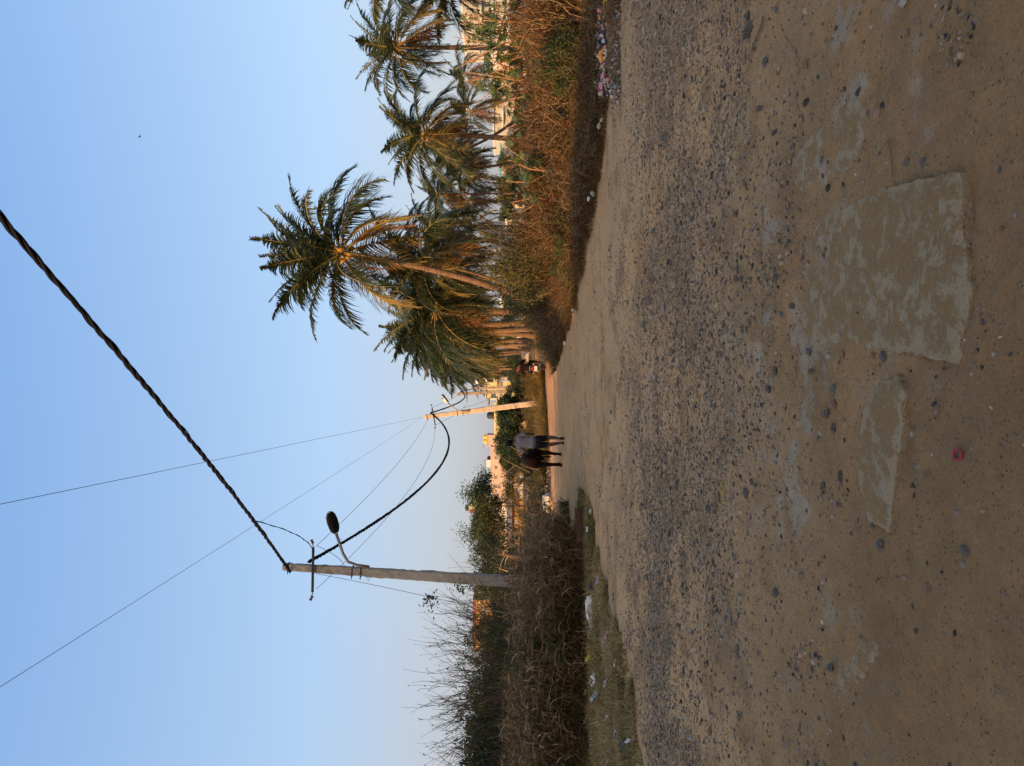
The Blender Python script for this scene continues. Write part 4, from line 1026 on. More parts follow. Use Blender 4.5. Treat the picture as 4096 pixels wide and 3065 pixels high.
def palm(crown, base, d, label, size=1.0, seed=0, nf=30, wt=.17, dead=3, nuts=0, group='coconut palms beside the road', lean_y=0.0, upp=.9):
    rnd = random.Random(seed)
    T = P(*crown, d); Bp = P(*base, d)
    k = (T.z + .1) / max(.3, T.z - Bp.z); Bg = T + (Bp - T) * k; Bg.y = d - lean_y
    root = empty('coconut_palm', (Bg.x, Bg.y, -.08), 0, label, 'palm tree', group)
    off = Vector((Bg.x, Bg.y, -.08)); t1 = T - off
    mb = MB(); pts = []; rad = []
    n = 36
    for i in range(n + 1):
        t = i / n; p = Vector((t1.x * (t + .12 * sin(pi * t) * (1 if t1.x else 0)), t1.y * t, t1.z * t)); pts.append(p)
        rad.append((wt * (1.0 + .55 * max(0, 1 - t * 9)) * (1 - .32 * t)) * (1.05 if i % 2 else .97) * size)
    mb.tube(pts, rad, 9); mb.build('trunk', M_bark, root, smooth=True)
    for i in range(nf):
        u = (i + .5) / nf
        ci = min(6, int(u ** upp * 7)); az = i * 2.399963 + rnd.uniform(-.25, .25)
        me = rnd.choice(FR[ci]); s = size * rnd.uniform(.86, 1.08) * (.85 if ci == 0 else 1)
        o = link('frond', me, root, tuple(t1 + Vector((cos(az) * .12, sin(az) * .12, .15 - .05 * ci))), (rnd.uniform(-.3, .3), rnd.uniform(-.12, .12), az), s)
        o.rotation_mode = 'XYZ'
    for i in range(dead):
        az = rnd.uniform(0, 6.28); link('frond', rnd.choice(FRD), root, tuple(t1 + Vector((cos(az) * .15, sin(az) * .15, -.2))), (rnd.uniform(-.2, .2), rnd.uniform(-.15, .15), az), size * rnd.uniform(.7, .95))['label'] = 'dead brown hanging frond'
    for i in range(nuts):
        az = rnd.uniform(0, 6.28); link('coconut', NUT, root, tuple(t1 + Vector((cos(az) * rnd.uniform(.2, .42), sin(az) * rnd.uniform(.2, .42), rnd.uniform(-.5, .05)))), (rnd.uniform(-.4, .4), rnd.uniform(-.4, .4), 0), size)
    return root
palm((1365, 1012), (2010, 1176), 35, 'tallest coconut palm with leaning pale trunk and coconuts, egret on top', 1.10, 3, 38, .15, 2, 14, upp=1.45)
palm((1690, 1045), (1960, 1135), 38, 'shorter palm with dark leaning stem right behind the tallest palm', .92, 8, 28, .085, 5, 0)
palm((1700, 535), (2010, 556), 50, 'golden fringed palm second from the right edge, with bare orange trunk', 1.0, 11, 34, .19, 5, 6)
palm((1590, 190), (2148, 194), 52, 'tall right hand palm whose full trunk stands in front of the red earth bank', 1.02, 14, 34, .19, 3, 8)
palm((1758, 778), (1992, 774), 62, 'small slim palm between the golden palm and the tallest one', .66, 17, 24, .14, 3, 0)
palm((1800, -40), (2060, -60), 54, 'palm at the right border of the view, mostly cut off', .95, 21, 26, .17, 2, 0)
palm((1560, -150), (2060, -190), 44, 'palm outside the right border, only frond tips in view', 1.0, 22, 26, .17, 2, 0)
palm((1760, 930), (2010, 985), 56, 'golden palm low between the tallest palm and the slim one', .95, 25, 26, .17, 6, 0)
palm((1850, 680), (2020, 560+90), 70, 'far low palm behind the golden fringed palm', .95, 27, 24, .16, 6, 0)
palm((1800, 620), (2040, 480), 66, 'far palm with a strongly leaning trunk by the white house', .9, 29, 24, .16, 5, 0)
palm((1868, 800), (2030, 810), 80, 'distant palm under the small slim palm', .95, 31, 20, .16, 5, 0)
palm((1880, 450), (2040, 385), 85, 'distant palm left of the castor shrubs', 1.0, 33, 20, .16, 5, 0)
palm((1840, 1060), (2040, 1075), 72, 'distant palm behind the yellow flowered shrub', .95, 35, 22, .16, 5, 0)
palm((1900, 905), (2040, 905), 95, 'distant palm before the grey concrete house', 1.0, 36, 18, .16, 4, 0)
palm((1862, 300), (2050, 330), 95, 'distant palm behind the bare castor stems', 1.0, 37, 18, .16, 3, 0)
row = [(41, 1250, 1660, .97), (48, 1292, 1640, 1.0), (54, 1318, 1730, 1.0), (60, 1338, 1650, 1.05), (67, 1360, 1760, 1.0), (74, 1379, 1690, 1.05), (82, 1390, 1800, 1.05), (90, 1401, 1740, 1.1), (100, 1412, 1810, 1.1)]
ordn = ['first', 'second', 'third', 'fourth', 'fifth', 'sixth', 'seventh', 'eighth', 'farthest']
for i, (d, py, px, sz) in enumerate(row):
    palm((px + 80 + 20 * (i % 2), py + (12 if i % 3 else -15)), (2060, py), d, '%s palm of the dense dark row receding toward the motorcyclist' % ordn[i], sz * 1.08, 40 + i, 40, .19, 8 if i > 3 else 5, 0)
for i, (d, py, px) in enumerate(((95, 1475, 1850), (105, 1462, 1920), (120, 1500, 1930), (135, 1450, 1960))):
    palm((px, py), (2060, py), d, '%s small far palm behind the distant pale poles' % ['nearest', 'second', 'third', 'farthest'][i], 1.0, 60 + i, 18, .17, 6, 0)

# ------------------------------------------------------------------ shrubs, reeds, grass
LM = {
 'dry': leafm('dry_reddish_leaf', [(0.03, 0.014, 0.008), (0.09, 0.038, 0.016), (0.06, 0.05, 0.020), (0.14, 0.058, 0.022), (0.09, 0.07, 0.03), (0.18, 0.085, 0.035)], .25, .7, .1),
 'olive': leafm('olive_leaf', [(0.025, 0.03, 0.012), (0.06, 0.065, 0.02), (0.12, 0.11, 0.03), (0.18, 0.13, 0.04)], .28, .6, .15),
 'green': leafm('green_leaf', [(0.012, 0.025, 0.010), (0.03, 0.055, 0.018), (0.06, 0.09, 0.025), (0.10, 0.11, 0.03)], .25, .5, .25),
 'deep': leafm('deep_green_leaf', [(0.008, 0.018, 0.010), (0.018, 0.036, 0.016), (0.035, 0.060, 0.022), (0.06, 0.085, 0.03)], .2, .5, .25),
 'straw': leafm('dry_straw', [(0.06, 0.03, 0.015), (0.14, 0.08, 0.035), (0.24, 0.15, 0.065), (0.36, 0.25, 0.12)], .3, .7, .1),
 'reed': leafm('dead_reed', [(0.06, 0.04, 0.02), (0.15, 0.095, 0.05), (0.28, 0.18, 0.09), (0.45, 0.33, 0.20)], .25, .7, .1),
 'verge': leafm('verge_grass', [(0.07, 0.05, 0.022), (0.16, 0.12, 0.045), (0.24, 0.18, 0.07), (0.36, 0.25, 0.11), (0.48, 0.34, 0.17)], .3, .7, .1, .8, 1.0),
 'crop': leafm('crop_green', [(0.015, 0.035, 0.010), (0.035, 0.07, 0.016), (0.06, 0.10, 0.02)], .3, .6, .15),
 'gold': leafm('golden_grass', [(0.08, 0.06, 0.016), (0.17, 0.12, 0.03), (0.26, 0.19, 0.05), (0.32, 0.20, 0.07)], .35, .7, .1),
}
def bush_meshes(seed, h, w, kind, nl=2600, lsz=.05, stems=26, up=1.0, arch=.25, blades=0, bl=.5):
    """returns (stem mesh, leaf mesh) for a bush of height h and half width w"""
    rs = np.random.RandomState(seed)
    mb = MB(); tips = []
    for i in range(stems):
        a = rs.uniform(0, 2 * pi); r = w * math.sqrt(rs.rand()); H = h * rs.uniform(.55, 1.0) * (1 - .35 * (r / w) ** 2)
        b0 = Vector((r * .35 * cos(a), r * .35 * sin(a), -.05)); e = Vector((r * cos(a), r * sin(a), H)); m1 = b0.lerp(e, .5) + Vector((rs.normal() * .06, rs.normal() * .06, .12 * H))
        e = e + Vector((rs.normal(), rs.normal(), 0)) * .08 - Vector((0, 0, arch * r * .2))
        pts = [b0, b0.lerp(m1, .5) + Vector((rs.normal(), rs.normal(), 0)) * .03, m1, m1.lerp(e, .5) + Vector((rs.normal(), rs.normal(), .3)) * .05, e]
        mb.tube(pts, [.012 * h ** .5 * (1 - .17 * k) for k in range(5)], 3, False); tips.append(pts)
        for k in range(3):
            s0 = pts[2 + k % 3] if 2 + k % 3 < 5 else pts[3]; q = s0 + Vector((rs.normal() * .16 * w, rs.normal() * .16 * w, rs.uniform(-.02, .22) * h)); mb.tube([s0, s0.lerp(q, .5) + Vector((0, 0, .03)), q], .004 * h ** .5, 3, False); tips.append([s0, s0, s0.lerp(q, .5), q, q])
    sm = mk_mesh('stems', mb.V, [f for f in mb.F], M_wood)
    A = np.array([[tuple(p) for p in t] for t in tips]); n = nl
    ti = rs.randint(0, len(A), n); u = rs.uniform(.9, 4, n); k = np.minimum(u.astype(int), 3); f = (u - k)[:, None]
    c = A[ti, k] * (1 - f) + A[ti, k + 1] * f + rs.normal(size=(n, 3)) * np.array([.07, .07, .06]) * (w ** .5)
    c[:, 2] = np.maximum(c[:, 2], .01)
    V, F, R = diamonds(c, rs.uniform(.6, 1.3, n) * lsz, lsz * .42, rs, up=.4)
    parts = [(V, F, R)]
    if blades:
        r = w * np.sqrt(rs.rand(blades)); a = rs.uniform(0, 2 * pi, blades)
        base = np.stack([r * np.cos(a), r * np.sin(a), np.zeros(blades)], 1); d = np.stack([np.cos(a) * .35, np.sin(a) * .35, np.ones(blades)], 1) + rs.normal(size=(blades, 3)) * .3
        parts.append(ribbons(base, d, h * bl * rs.uniform(.5, 1.2, blades), .012, .25 + .4 * rs.rand(blades), 3, rs=rs))
    V, F, R = cat(parts)
    return sm, mk_mesh('foliage', V, F, LM[kind], R)
BK = {
 'dry': [bush_meshes(1 + s, 1.2, .8, 'dry', 3600, .05, 34, blades=420) for s in range(3)],
 'olive': [bush_meshes(11 + s, 1.5, .9, 'olive', 4200, .06, 30) for s in range(3)],
 'green': [bush_meshes(21 + s, 1.5, .9, 'green', 4200, .08, 26) for s in range(3)],
 'low': [bush_meshes(31 + s, .55, .7, 'olive', 2600, .035, 26, blades=600) for s in range(3)],
 'lowdry': [bush_meshes(41 + s, .6, .75, 'dry', 2600, .035, 30, blades=800) for s in range(3)],
 'gold': [bush_meshes(51 + s, 1.2, .9, 'gold', 1600, .05, 26, blades=2400, bl=.8) for s in range(3)],
 'deep': [bush_meshes(61 + s, 2.2, 1.3, 'deep', 5200, .11, 26) for s in range(2)],
}
cnt = 0
def bush(kind, x, y, h, w, label, name='shrub', cat='shrub', group=None, base=None):
    global cnt
    cnt += 1
    sm, lm = BK[kind][cnt % len(BK[kind])]
    H0 = {'dry': 1.2, 'olive': 1.5, 'green': 1.5, 'low': .55, 'lowdry': .6, 'gold': 1.2, 'deep': 2.2}[kind]; W0 = {'dry': .8, 'olive': .9, 'green': .9, 'low': .7, 'lowdry': .75, 'gold': .9, 'deep': 1.3}[kind]
    z = (hz(x, y) if base is None else base) + .0
    r = empty(name, (x, y, z), random.uniform(0, 6.28), label, cat, group); r.scale = (w / W0, w / W0, h / H0)
    link('stems', sm, r); f = link('foliage', lm, r); f['kind'] = 'stuff'
    return r
def scatter_bush(kind, poly, n, h, w, label, group, seed=0, name='shrub', mind=.4):
    rs = np.random.RandomState(seed); xs_ = [p[0] for p in poly]; ys_ = [p[1] for p in poly]; k = 0; put = []; tries = 0
    while k < n and tries < 6000:
        tries += 1
        x = rs.uniform(min(xs_), max(xs_)); y = rs.uniform(min(ys_), max(ys_))
        if poly_dist(np.array([x]), np.array([y]), poly)[0] < 0: continue
        if any((x - a) ** 2 + (y - b) ** 2 < mind ** 2 for a, b in put): continue
        put.append((x, y)); k += 1
        bush(kind, x, y, rs.uniform(*h), rs.uniform(*w), label, name, 'shrub', group)
# right side: low tangle on the road edge, reddish dry brush behind, green bushes and the tall yellow flowered one
RE = [(5.4, 10.6), (3.45, 13.1), (2.3, 17.5), (1.6, 21.4), (1.1, 25.5), (1.05, 28.8)]
def off_poly(pts, a, b): return [(x + a, y) for x, y in pts] + [(x + b, y + (b - a) * .25) for x, y in pts[::-1]]
scatter_bush('lowdry', off_poly(RE, .25, 1.2), 48, (.35, .7), (.45, .75), 'low dark brown weed tangle along the right road edge', 'weeds along the right road edge', 1, mind=.45)
scatter_bush('low', off_poly(RE, .45, 1.9), 14, (.35, .65), (.45, .7), 'low olive weed clump behind the right road edge', 'olive weeds along the right road edge', 2, mind=.5)
scatter_bush('dry', [(5.5, 13.2), (4.1, 15), (3.4, 18), (6.5, 20), (11, 18), (12, 14)], 30, (1.1, 1.75), (.6, .95), 'rusty red dry bush of the brush right of the road', 'rusty dry bushes right of the road', 3, mind=.8)
scatter_bush('olive', [(5.5, 13.2), (4.1, 15), (3.0, 18), (2.4, 23), (6.5, 22), (11, 18), (12, 14)], 22, (.8, 1.3), (.5, .8), 'olive leaved bush among the rusty dry brush', 'olive bushes among the rusty brush', 14, mind=.8)
scatter_bush('dry', [(3.2, 16.5), (2.5, 20), (1.9, 24), (4, 27), (6.5, 22), (6, 18)], 20, (.8, 1.4), (.6, .9), 'brown dry bush in the thick middle of the right hand brush', 'brown dry bushes before the palms', 4, mind=.8)
scatter_bush('low', [(1.5, 24.5), (1.2, 29), (2.2, 30), (3.2, 27)], 9, (.6, .95), (.6, .8), 'grey green weed clump at the far tip of the right hand brush', 'weeds at the far tip of the brush', 5, mind=.5)
for px, py, d, h, w, k, lab in (
   (2330, 1060, 21, 2.35, 1.25, 'olive', 'tall olive bush with yellow tips before the leaning palm foot'), (2330, 960, 20, 2.0, 1.0, 'olive', 'olive bush right of the tall yellow tipped bush'),
   (2330, 1150, 23, 2.1, 1.1, 'olive', 'olive bush left of the tall yellow tipped bush'), (2280, 1235, 27, 1.9, 1.2, 'olive', 'dark olive bush at the foot of the palm row'),
   (2300, 1010, 24, 2.4, 1.2, 'dry', 'dry brown bush behind the tall yellow tipped bush'), (2300, 900, 19, 1.5, 1.0, 'dry', 'dry brown bush below the grey concrete house'),
   (2330, 830, 17, 1.25, .9, 'dry', 'dark dry bush with bent grass beside the white litter'), (2260, 1300, 30, 1.0, 1.0, 'gold', 'golden grass clump left of the palm row'),
   (2250, 1200, 26, 1.3, 1.1, 'gold', 'golden grass clump behind the dark olive bush')):
    q = P(2066, py, d); bush(k, q.x, d, h, w, lab)
scatter_bush('green', [(5.6, 12.4), (4.2, 14.4), (3.0, 17), (2.4, 21), (5.5, 22), (10, 18), (11, 13)], 12, (.7, 1.35), (.4, .6), 'green bush in the right brush', 'green bushes in the right hand brush', 15, mind=1.2)
# reed grass tufts bending out of the right hand brush
def tuft_mesh(seed, n, L, kind, spread=.15, w=.012, lean=.5, dr=(.2, .6)):
    rs = np.random.RandomState(seed); a = rs.uniform(0, 2 * pi, n); r = spread * np.sqrt(rs.rand(n))
    base = np.stack([r * np.cos(a), r * np.sin(a), np.zeros(n)], 1); d = np.stack([np.cos(a) * lean, np.sin(a) * lean, np.ones(n)], 1) + rs.normal(size=(n, 3)) * .22
    V, F, R = ribbons(base, d, L * rs.uniform(.5, 1.1, n), w, rs.uniform(*dr, n), 4, rs=rs)
    return mk_mesh('grass_tuft', V, F, LM[kind], R)
TU = [tuft_mesh(s, 160, 1.0, 'straw', .18, .012, .6) for s in range(3)]
for i, (px, py, d, s, lab) in enumerate(((2290, 660, 14.3, .95, 'fan shaped dry grass tuft right of the white litter'), (2330, 740, 14.2, .7, 'small dry grass tuft beside the fan shaped one'),
        (2300, 560, 14.6, .8, 'dry grass tuft below the white house'), (2350, 880, 15.6, .7, 'dry grass tuft on the road edge below the tall bush'),
        (2260, 400, 15.5, .9, 'dry grass tuft behind the rubbish heap'), (2200, 1470, 28.5, .7, 'dry grass tuft at the tip of the right hand brush'), (2210, 1440, 27.5, .8, 'second dry grass tuft at the tip of the right hand brush'))):
    q = P(2066, py, d); tag(link('grass_tuft', TU[i % 3], None, (q.x, d, hz(q.x, d)), (0, 0, i * 1.3), s), lab, 'grass')

def field(name, poly, n, L, W, kind, label, seed, lean=.5, segs=2, z0=0, hump=None, dr=(.2, .6), clump=.0):
    rs = np.random.RandomState(seed); xs_ = [p[0] for p in poly]; ys_ = [p[1] for p in poly]
    x = rs.uniform(min(xs_), max(xs_), n * 3); y = rs.uniform(min(ys_), max(ys_), n * 3)
    dd = poly_dist(x, y, poly) + .45 * (fbm(x * 2, y * 2, 3) - .5) * 2
    den = fbm(x * .8 + seed, y * .8, 3)
    m = (dd > 0) & (rs.rand(n * 3) < np.clip((den - .5 + .5 * (1 - clump)) * 3, 0, 1) if clump else dd > 0)
    x = x[m][:n]; y = y[m][:n]; n = len(x)
    z = hgt(x, y) + z0 - .01
    if hump is not None: z = z + hump(x, y)
    a = rs.uniform(0, 2 * pi, n); d = np.stack([np.cos(a) * lean, np.sin(a) * lean, np.ones(n)], 1) + rs.normal(size=(n, 3)) * .25
    sc = .6 + .8 * fbm(x * 1.5, y * 1.5, 3)
    V, F, R = ribbons(np.stack([x, y, z], 1), d, L * sc * rs.uniform(.5, 1.2, n), W, rs.uniform(*dr, n), segs, rs=rs)
    return tag(link(name, mk_mesh(name, V, F, LM[kind], R)), label, 'grass', None, 'stuff')
# left verge grass between road and thicket
VG = [(-4.25, 8.6), (-3.5, 11.0), (-3.05, 13.0), (-2.85, 14.6), (-2.8, 16.7), (-3.3, 17.4), (-5.0, 17.4), (-9, 16.5), (-9, 9), (-5.6, 5.2)]
field('verge_grass', VG, 90000, .20, .016, 'verge', 'olive and straw coloured grass on the left verge', 1, .7, 3, clump=.4)
field('verge_grass', [(-5.2, 11), (-3.4, 14), (-3.0, 16.8), (-4, 17.5), (-9.5, 17), (-9.5, 11)], 30000, .30, .014, 'verge', 'taller olive grass at the back of the left verge', 2, .6, 3, clump=.15)
field('verge_grass', [(-3.3, 13.2), (-2.55, 14.4), (-2.35, 15.6), (-2.4, 16.6), (-2.75, 17.5), (-3.7, 17.7), (-3.6, 15)], 14000, .22, .016, 'verge', 'straw coloured grass round the wooden crate', 10, .7, 3)
field('dry_grass', [(5.3, 10.4), (3.3, 13.1), (2.1, 17.5), (1.4, 21.5), (.95, 25.6), (.9, 29), (3, 30), (6, 22), (8, 14), (8.5, 9)], 34000, .26, .013, 'straw', 'dry brown grass under the right hand brush', 3, .7, 2)
field('dry_grass', [(6, 17), (5.5, 26), (8, 34), (34, 45), (34, 24), (12, 15)], 30000, .34, .022, 'dry', 'rusty dry grass covering the field on the right', 4, .6, 2, clump=.4)
field('dry_grass', [(6, 34), (5, 60), (8, 100), (60, 100), (50, 46)], 12000, .30, .04, 'gold', 'dry golden grass in the far field under the palms', 5, .6, 2, clump=.8)
field('crop', [(13, 24), (11.5, 29), (13, 36), (24, 36), (22, 23)], 30000, .42, .018, 'crop', 'green crop strip in the field at the right', 6, .4, 2)
field('crop', [(24, 74), (14, 80), (10, 92), (60, 96), (55, 78)], 12000, .7, .07, 'crop', 'dark green crop strip beyond the red earth bank', 7, .4, 2)
field('dry_grass', [(-1.2, 37), (-.4, 41), (.05, 46), (.3, 60), (-6, 62), (-24, 48), (-24, 31.5), (-6.5, 31.6), (-3.5, 33), (-2.1, 34.6)], 42000, .32, .018, 'gold', 'sunlit golden grass beyond the side track', 8, .6, 2, clump=.35, hump=lambda x, y: .75 * np.exp(-((y - 52) / 9) ** 2) * np.clip((-x - 5) / 5, 0, 1))
field('dry_grass', [(.6, 31), (.9, 36), (1.9, 42), (2.3, 62), (5, 62), (5, 32)], 7000, .25, .018, 'gold', 'short golden grass beside the palm trunks', 9, .6, 2, clump=.5)

# golden clump round the sunlit pole and bushes behind
for px, py, d, h, w, k, lab in (
   (0, 1540, 40, 1.25, 1.0, 'gold', 'golden grass clump right of the sunlit pole foot'), (0, 1590, 41, 1.6, 1.2, 'gold', 'big golden grass clump behind the sunlit pole foot'),
   (0, 1640, 38.5, .9, .9, 'gold', 'golden weed clump left of the sunlit pole foot'), (0, 1500, 43, .9, .7, 'green', 'small green bush at the end of the golden clump'),
   (0, 1700, 37, .7, .9, 'gold', 'golden weeds right of the man at the track edge'), (0, 1750, 36, .8, .9, 'gold', 'golden weeds behind the man'), (0, 1850, 35, .9, 1.0, 'gold', 'golden weeds left of the cow'),
   (0, 1905, 34.5, .8, .9, 'olive', 'olive weeds with a pink flower left of the cow'), (0, 1960, 34, .7, 1.0, 'low', 'low olive weeds before the yellow house row'), (0, 2030, 33.5, .7, 1.0, 'low', 'low olive weeds by the white sacks'),
   (0, 1800, 40, 1.4, 1.2, 'olive', 'yellow green bush directly behind the cow'), (0, 1860, 42, 1.5, 1.2, 'olive', 'yellow green bush behind the cow back'),
   (0, 1600, 62, 2.0, 1.8, 'green', 'green bush behind the sunlit pole'), (0, 1545, 70, 2.2, 1.8, 'green', 'dark bush below the yellow house'), (0, 1500, 80, 2.0, 1.6, 'deep', 'dark round bush right of the two overlapping poles'), (0, 1478, 95, 2.6, 2.0, 'deep', 'dark round bush beside the motorcyclist'),
   (0, 1440, 105, 3.6, 3.0, 'green', 'leafy tree behind the motorcyclist before the cement wall'), (0, 1520, 60, 1.1, 1.5, 'dry', 'rusty bush left of the sandy track'), (0, 1490, 75, 1.2, 1.6, 'dry', 'rusty bush along the far sandy track'),
   (0, 2090, 45, 1.3, 1.4, 'low', 'olive weeds below the leafy tree trunks'), (0, 2000, 46, 1.2, 1.5, 'low', 'olive weeds on the far bank'), (0, 1700, 55, 1.1, 1.8, 'gold', 'creeper covered mound below the feathery tree'), (0, 1740, 52, 1.4, 1.6, 'dry', 'reddish bush below the feathery tree')):
    q = P(2066, py, d); bush(k, q.x, d, h, w, lab)

# left thicket: dead elephant grass with thin twigs above
def reed_mesh(seed, n, L, w, spread, kind='reed', lean=.35):
    rs = np.random.RandomState(seed); a = rs.uniform(0, 2 * pi, n); r = spread * np.sqrt(rs.rand(n))
    base = np.stack([r * np.cos(a), r * np.sin(a), np.zeros(n)], 1); d = np.stack([np.cos(a) * lean, np.sin(a) * lean, np.ones(n)], 1) + rs.normal(size=(n, 3)) * .20
    ln = L * rs.uniform(.45, 1.0, n)
    parts = [ribbons(base, d, ln, w * .8, rs.uniform(0, .35, n), 4, rs=rs)]
    # short drooping leaves off the canes
    m = n * 5; i = rs.randint(0, n, m); t = rs.uniform(.15, 1, m)[:, None]; dn = unit(d)
    c = base[i] + dn[i] * ln[i][:, None] * t; c[:, 2] -= ln[i] * .18 * t[:, 0] ** 2
    b = rs.normal(size=(m, 3)); b[:, 2] = np.abs(b[:, 2]) * .6 + .2
    parts.append(ribbons(c, b, rs.uniform(.15, .5, m) * L / 2.4, w * 1.1, rs.uniform(.4, 1.1, m), 3, rs=rs))
    V, F, R = cat(parts); return mk_mesh('blades', V, F, LM[kind], R)
REED = [reed_mesh(70 + s, 420, 2.5, .021, .75) for s in range(4)]
def reed(x, y, h, w, label, group):
    global cnt
    cnt += 1; r = empty('reed_clump', (x, y, -.05), random.uniform(0, 6), label, 'reeds', group); r.scale = (w, w, h / 2.5)
    f = link('blades', REED[cnt % 4], r); f['kind'] = 'stuff'
rs = np.random.RandomState(44)
for i in range(46):
    x = rs.uniform(-10.2, -4.2); y = 15.6 + rs.rand() ** 1.3 * 5.0 + .12 * (x + 4)
    h = (1.35 + 1.25 * vn(x * 1.3, y * .3))
    x = min(x, -4.4 - (y - 15.6) * .32) * (1.08 if x < -4.9 else .85) * (1.0 + .05 * (y - 16)) * (.74 if x < -8.3 else 1)
    reed(x, y, float(h), rs.uniform(.85, 1.2), 'clump of dead brown reeds in the thicket left of the road', 'dead reed clumps left of the road')
for x, y, h in ((-4.62, 17.35, 2.25), (-4.95, 17.2, 2.3), (-4.35, 17.5, 1.9)): reed(x, y, h, .7, 'clump of dead brown reeds in the thicket left of the road', 'dead reed clumps left of the road')
scatter_bush('lowdry', [(-9.5, 14.6), (-4.2, 15.6), (-3.6, 16.6), (-4.0, 17.6), (-10, 16.6)], 22, (.45, .95), (.5, .9), 'low brown weed clump at the foot of the reeds', 'weeds at the foot of the reeds', 12, mind=.5)
scatter_bush('low', [(-10, 13.4), (-5, 15.0), (-3.9, 16.2), (-4.6, 17), (-10.5, 16)], 18, (.3, .6), (.5, .85), 'low olive weed clump behind the verge grass', 'weeds behind the verge grass', 13, mind=.55)
# green bushes and creepers growing through the thicket
rs = np.random.RandomState(99)
for i, (x, y, h, w, k) in enumerate(((-8.6, 14.7, 1.5, 1.0, 'green'), (-7.5, 14.8, 1.1, .8, 'green'), (-9.7, 15.6, 1.9, 1.0, 'deep'), (-6.4, 14.9, 1.3, .8, 'olive'), (-5.3, 15.2, 1.6, .7, 'green'), (-4.9, 16.3, 1.1, .6, 'olive'), (-6.9, 17.5, 2.6, .8, 'olive'), (-8.2, 17.8, 2.7, .9, 'green'), (-5.7, 17.6, 2.3, .7, 'green'), (-9.3, 17.6, 2.6, 1.0, 'deep'), (-7.3, 15.3, .7, .7, 'olive'))):
    bush(k, x, y, h, w, '%s bush growing through the reeds, %s from the left border' % ({'green': 'dark green', 'deep': 'blackish green', 'olive': 'olive'}[k], ['third', 'sixth', 'first', 'ninth', 'second last', 'last', 'eighth', 'fifth', 'tenth', 'second', 'seventh'][i]))
VT = [tuft_mesh(200 + s, 120, .34, 'verge', .14, .012, .8, (.3, .9)) for s in range(3)]
for i in range(70):
    x = rs.uniform(-9, -2.9); y = rs.uniform(8.4, 16.6)
    if poly_dist(np.array([x]), np.array([y]), VG)[0] < -.12: continue
    tag(link('grass_tuft', VT[i % 3], None, (x, y, hz(x, y)), (0, 0, i * 1.7), rs.uniform(.5, 1.2)), 'straw coloured grass tuft standing out of the left verge', 'grass', 'grass tufts on the left verge')
for x, y, h, w, lab in ((-9.1, 16.6, 2.75, 1.3, 'big dark green bush mass at the left end of the thicket'), (-10.3, 16.2, 2.6, 1.4, 'big dark green bush mass right at the left border'), (-8.1, 17.2, 2.6, 1.0, 'dark green bush mass right of the big one at the left end')):
    bush('deep', x, y, h, w, lab)
# leafy bushes at the road end of the thicket
for x, y, h, w, k, lab in ((-4.4, 18.6, 1.9, .8, 'green', 'dark leafy bush at the road end of the reeds'), (-4.7, 20.5, 2.0, 1.0, 'olive', 'olive bush behind the road end of the reeds'), (-3.9, 18.0, 1.15, .7, 'green', 'low green bush by the track corner'),
     (-5.6, 22, 2.2, 1.1, 'green', 'green bush behind the nearest pole'), (-8.6, 22, 2.5, 1.4, 'deep', 'dark bush behind the reeds left of the pole'), (-10.8, 19.6, 2.6, 1.5, 'deep', 'dark green bush at the left border of the view'), (-12.4, 21, 2.9, 1.6, 'deep', 'dark green bush beyond the left border'), (-4.1, 21.5, 1.5, .8, 'low', 'weeds on the near side of the branch track')):
    bush(k, x, y, h, w, lab)
# bare twiggy shrubs reaching into the sky
M_twigd = surf('silhouette_twig_bark', [(0.03, 0.022, 0.016), (0.07, 0.05, 0.035), (0.11, 0.08, 0.05)], .95, 8, .3, 30, .1)  # darker than the other bark: silhouette against the sky painted into the colour
def twiggy(seed, h, w, n=46):
    rs = np.random.RandomState(seed); mb = MB(); ends = []
    for i in range(n):
        a = rs.uniform(0, 2 * pi); sp = w * rs.uniform(.1, 1); H = h * rs.uniform(.6, 1)
        p = Vector((sp * .3 * cos(a), sp * .3 * sin(a), 0)); d = Vector((cos(a) * sp / H, sin(a) * sp / H, 1)).normalized(); pts = [p.copy()]; st = H / 11
        for k in range(11):
            d = (d + Vector((rs.normal() * .13, rs.normal() * .13, rs.normal() * .05)) + Vector((cos(a), sin(a), -.15)) * .03 * k / 3).normalized(); p = p + d * st; pts.append(p.copy())
        mb.tube(pts, [.012 * (1 - .07 * k) for k in range(12)], 3, False); ends.append(pts)
        for k in (5, 7, 8, 9):
            q = pts[k]; dd = (d + Vector((rs.normal() * .7, rs.normal() * .7, .1))).normalized(); L_ = rs.uniform(.15, .5); q1 = q + dd * L_ * .5; q2 = q1 + (dd + Vector((rs.normal() * .3, rs.normal() * .3, .2))) * L_ * .5
            mb.tube([q, q1, q2], [.007, .0055, .004], 3, False); ends.append([q, q1, q2])
    c = []
    for e in ends:
        if rs.rand() < .35:
            for k in range(rs.randint(1, 4)): c.append(tuple(e[-1 - (k % 2)] + Vector((rs.normal(), rs.normal(), rs.normal())) * .012))
    V, F, R = diamonds(np.array(c), .06, .026, rs)
    return mk_mesh('twigs', mb.V, mb.F, M_twigd), mk_mesh('foliage', V, F, LM['green'], R)
TW = [twiggy(s, 3.6, 1.9, 64) for s in range(3)]
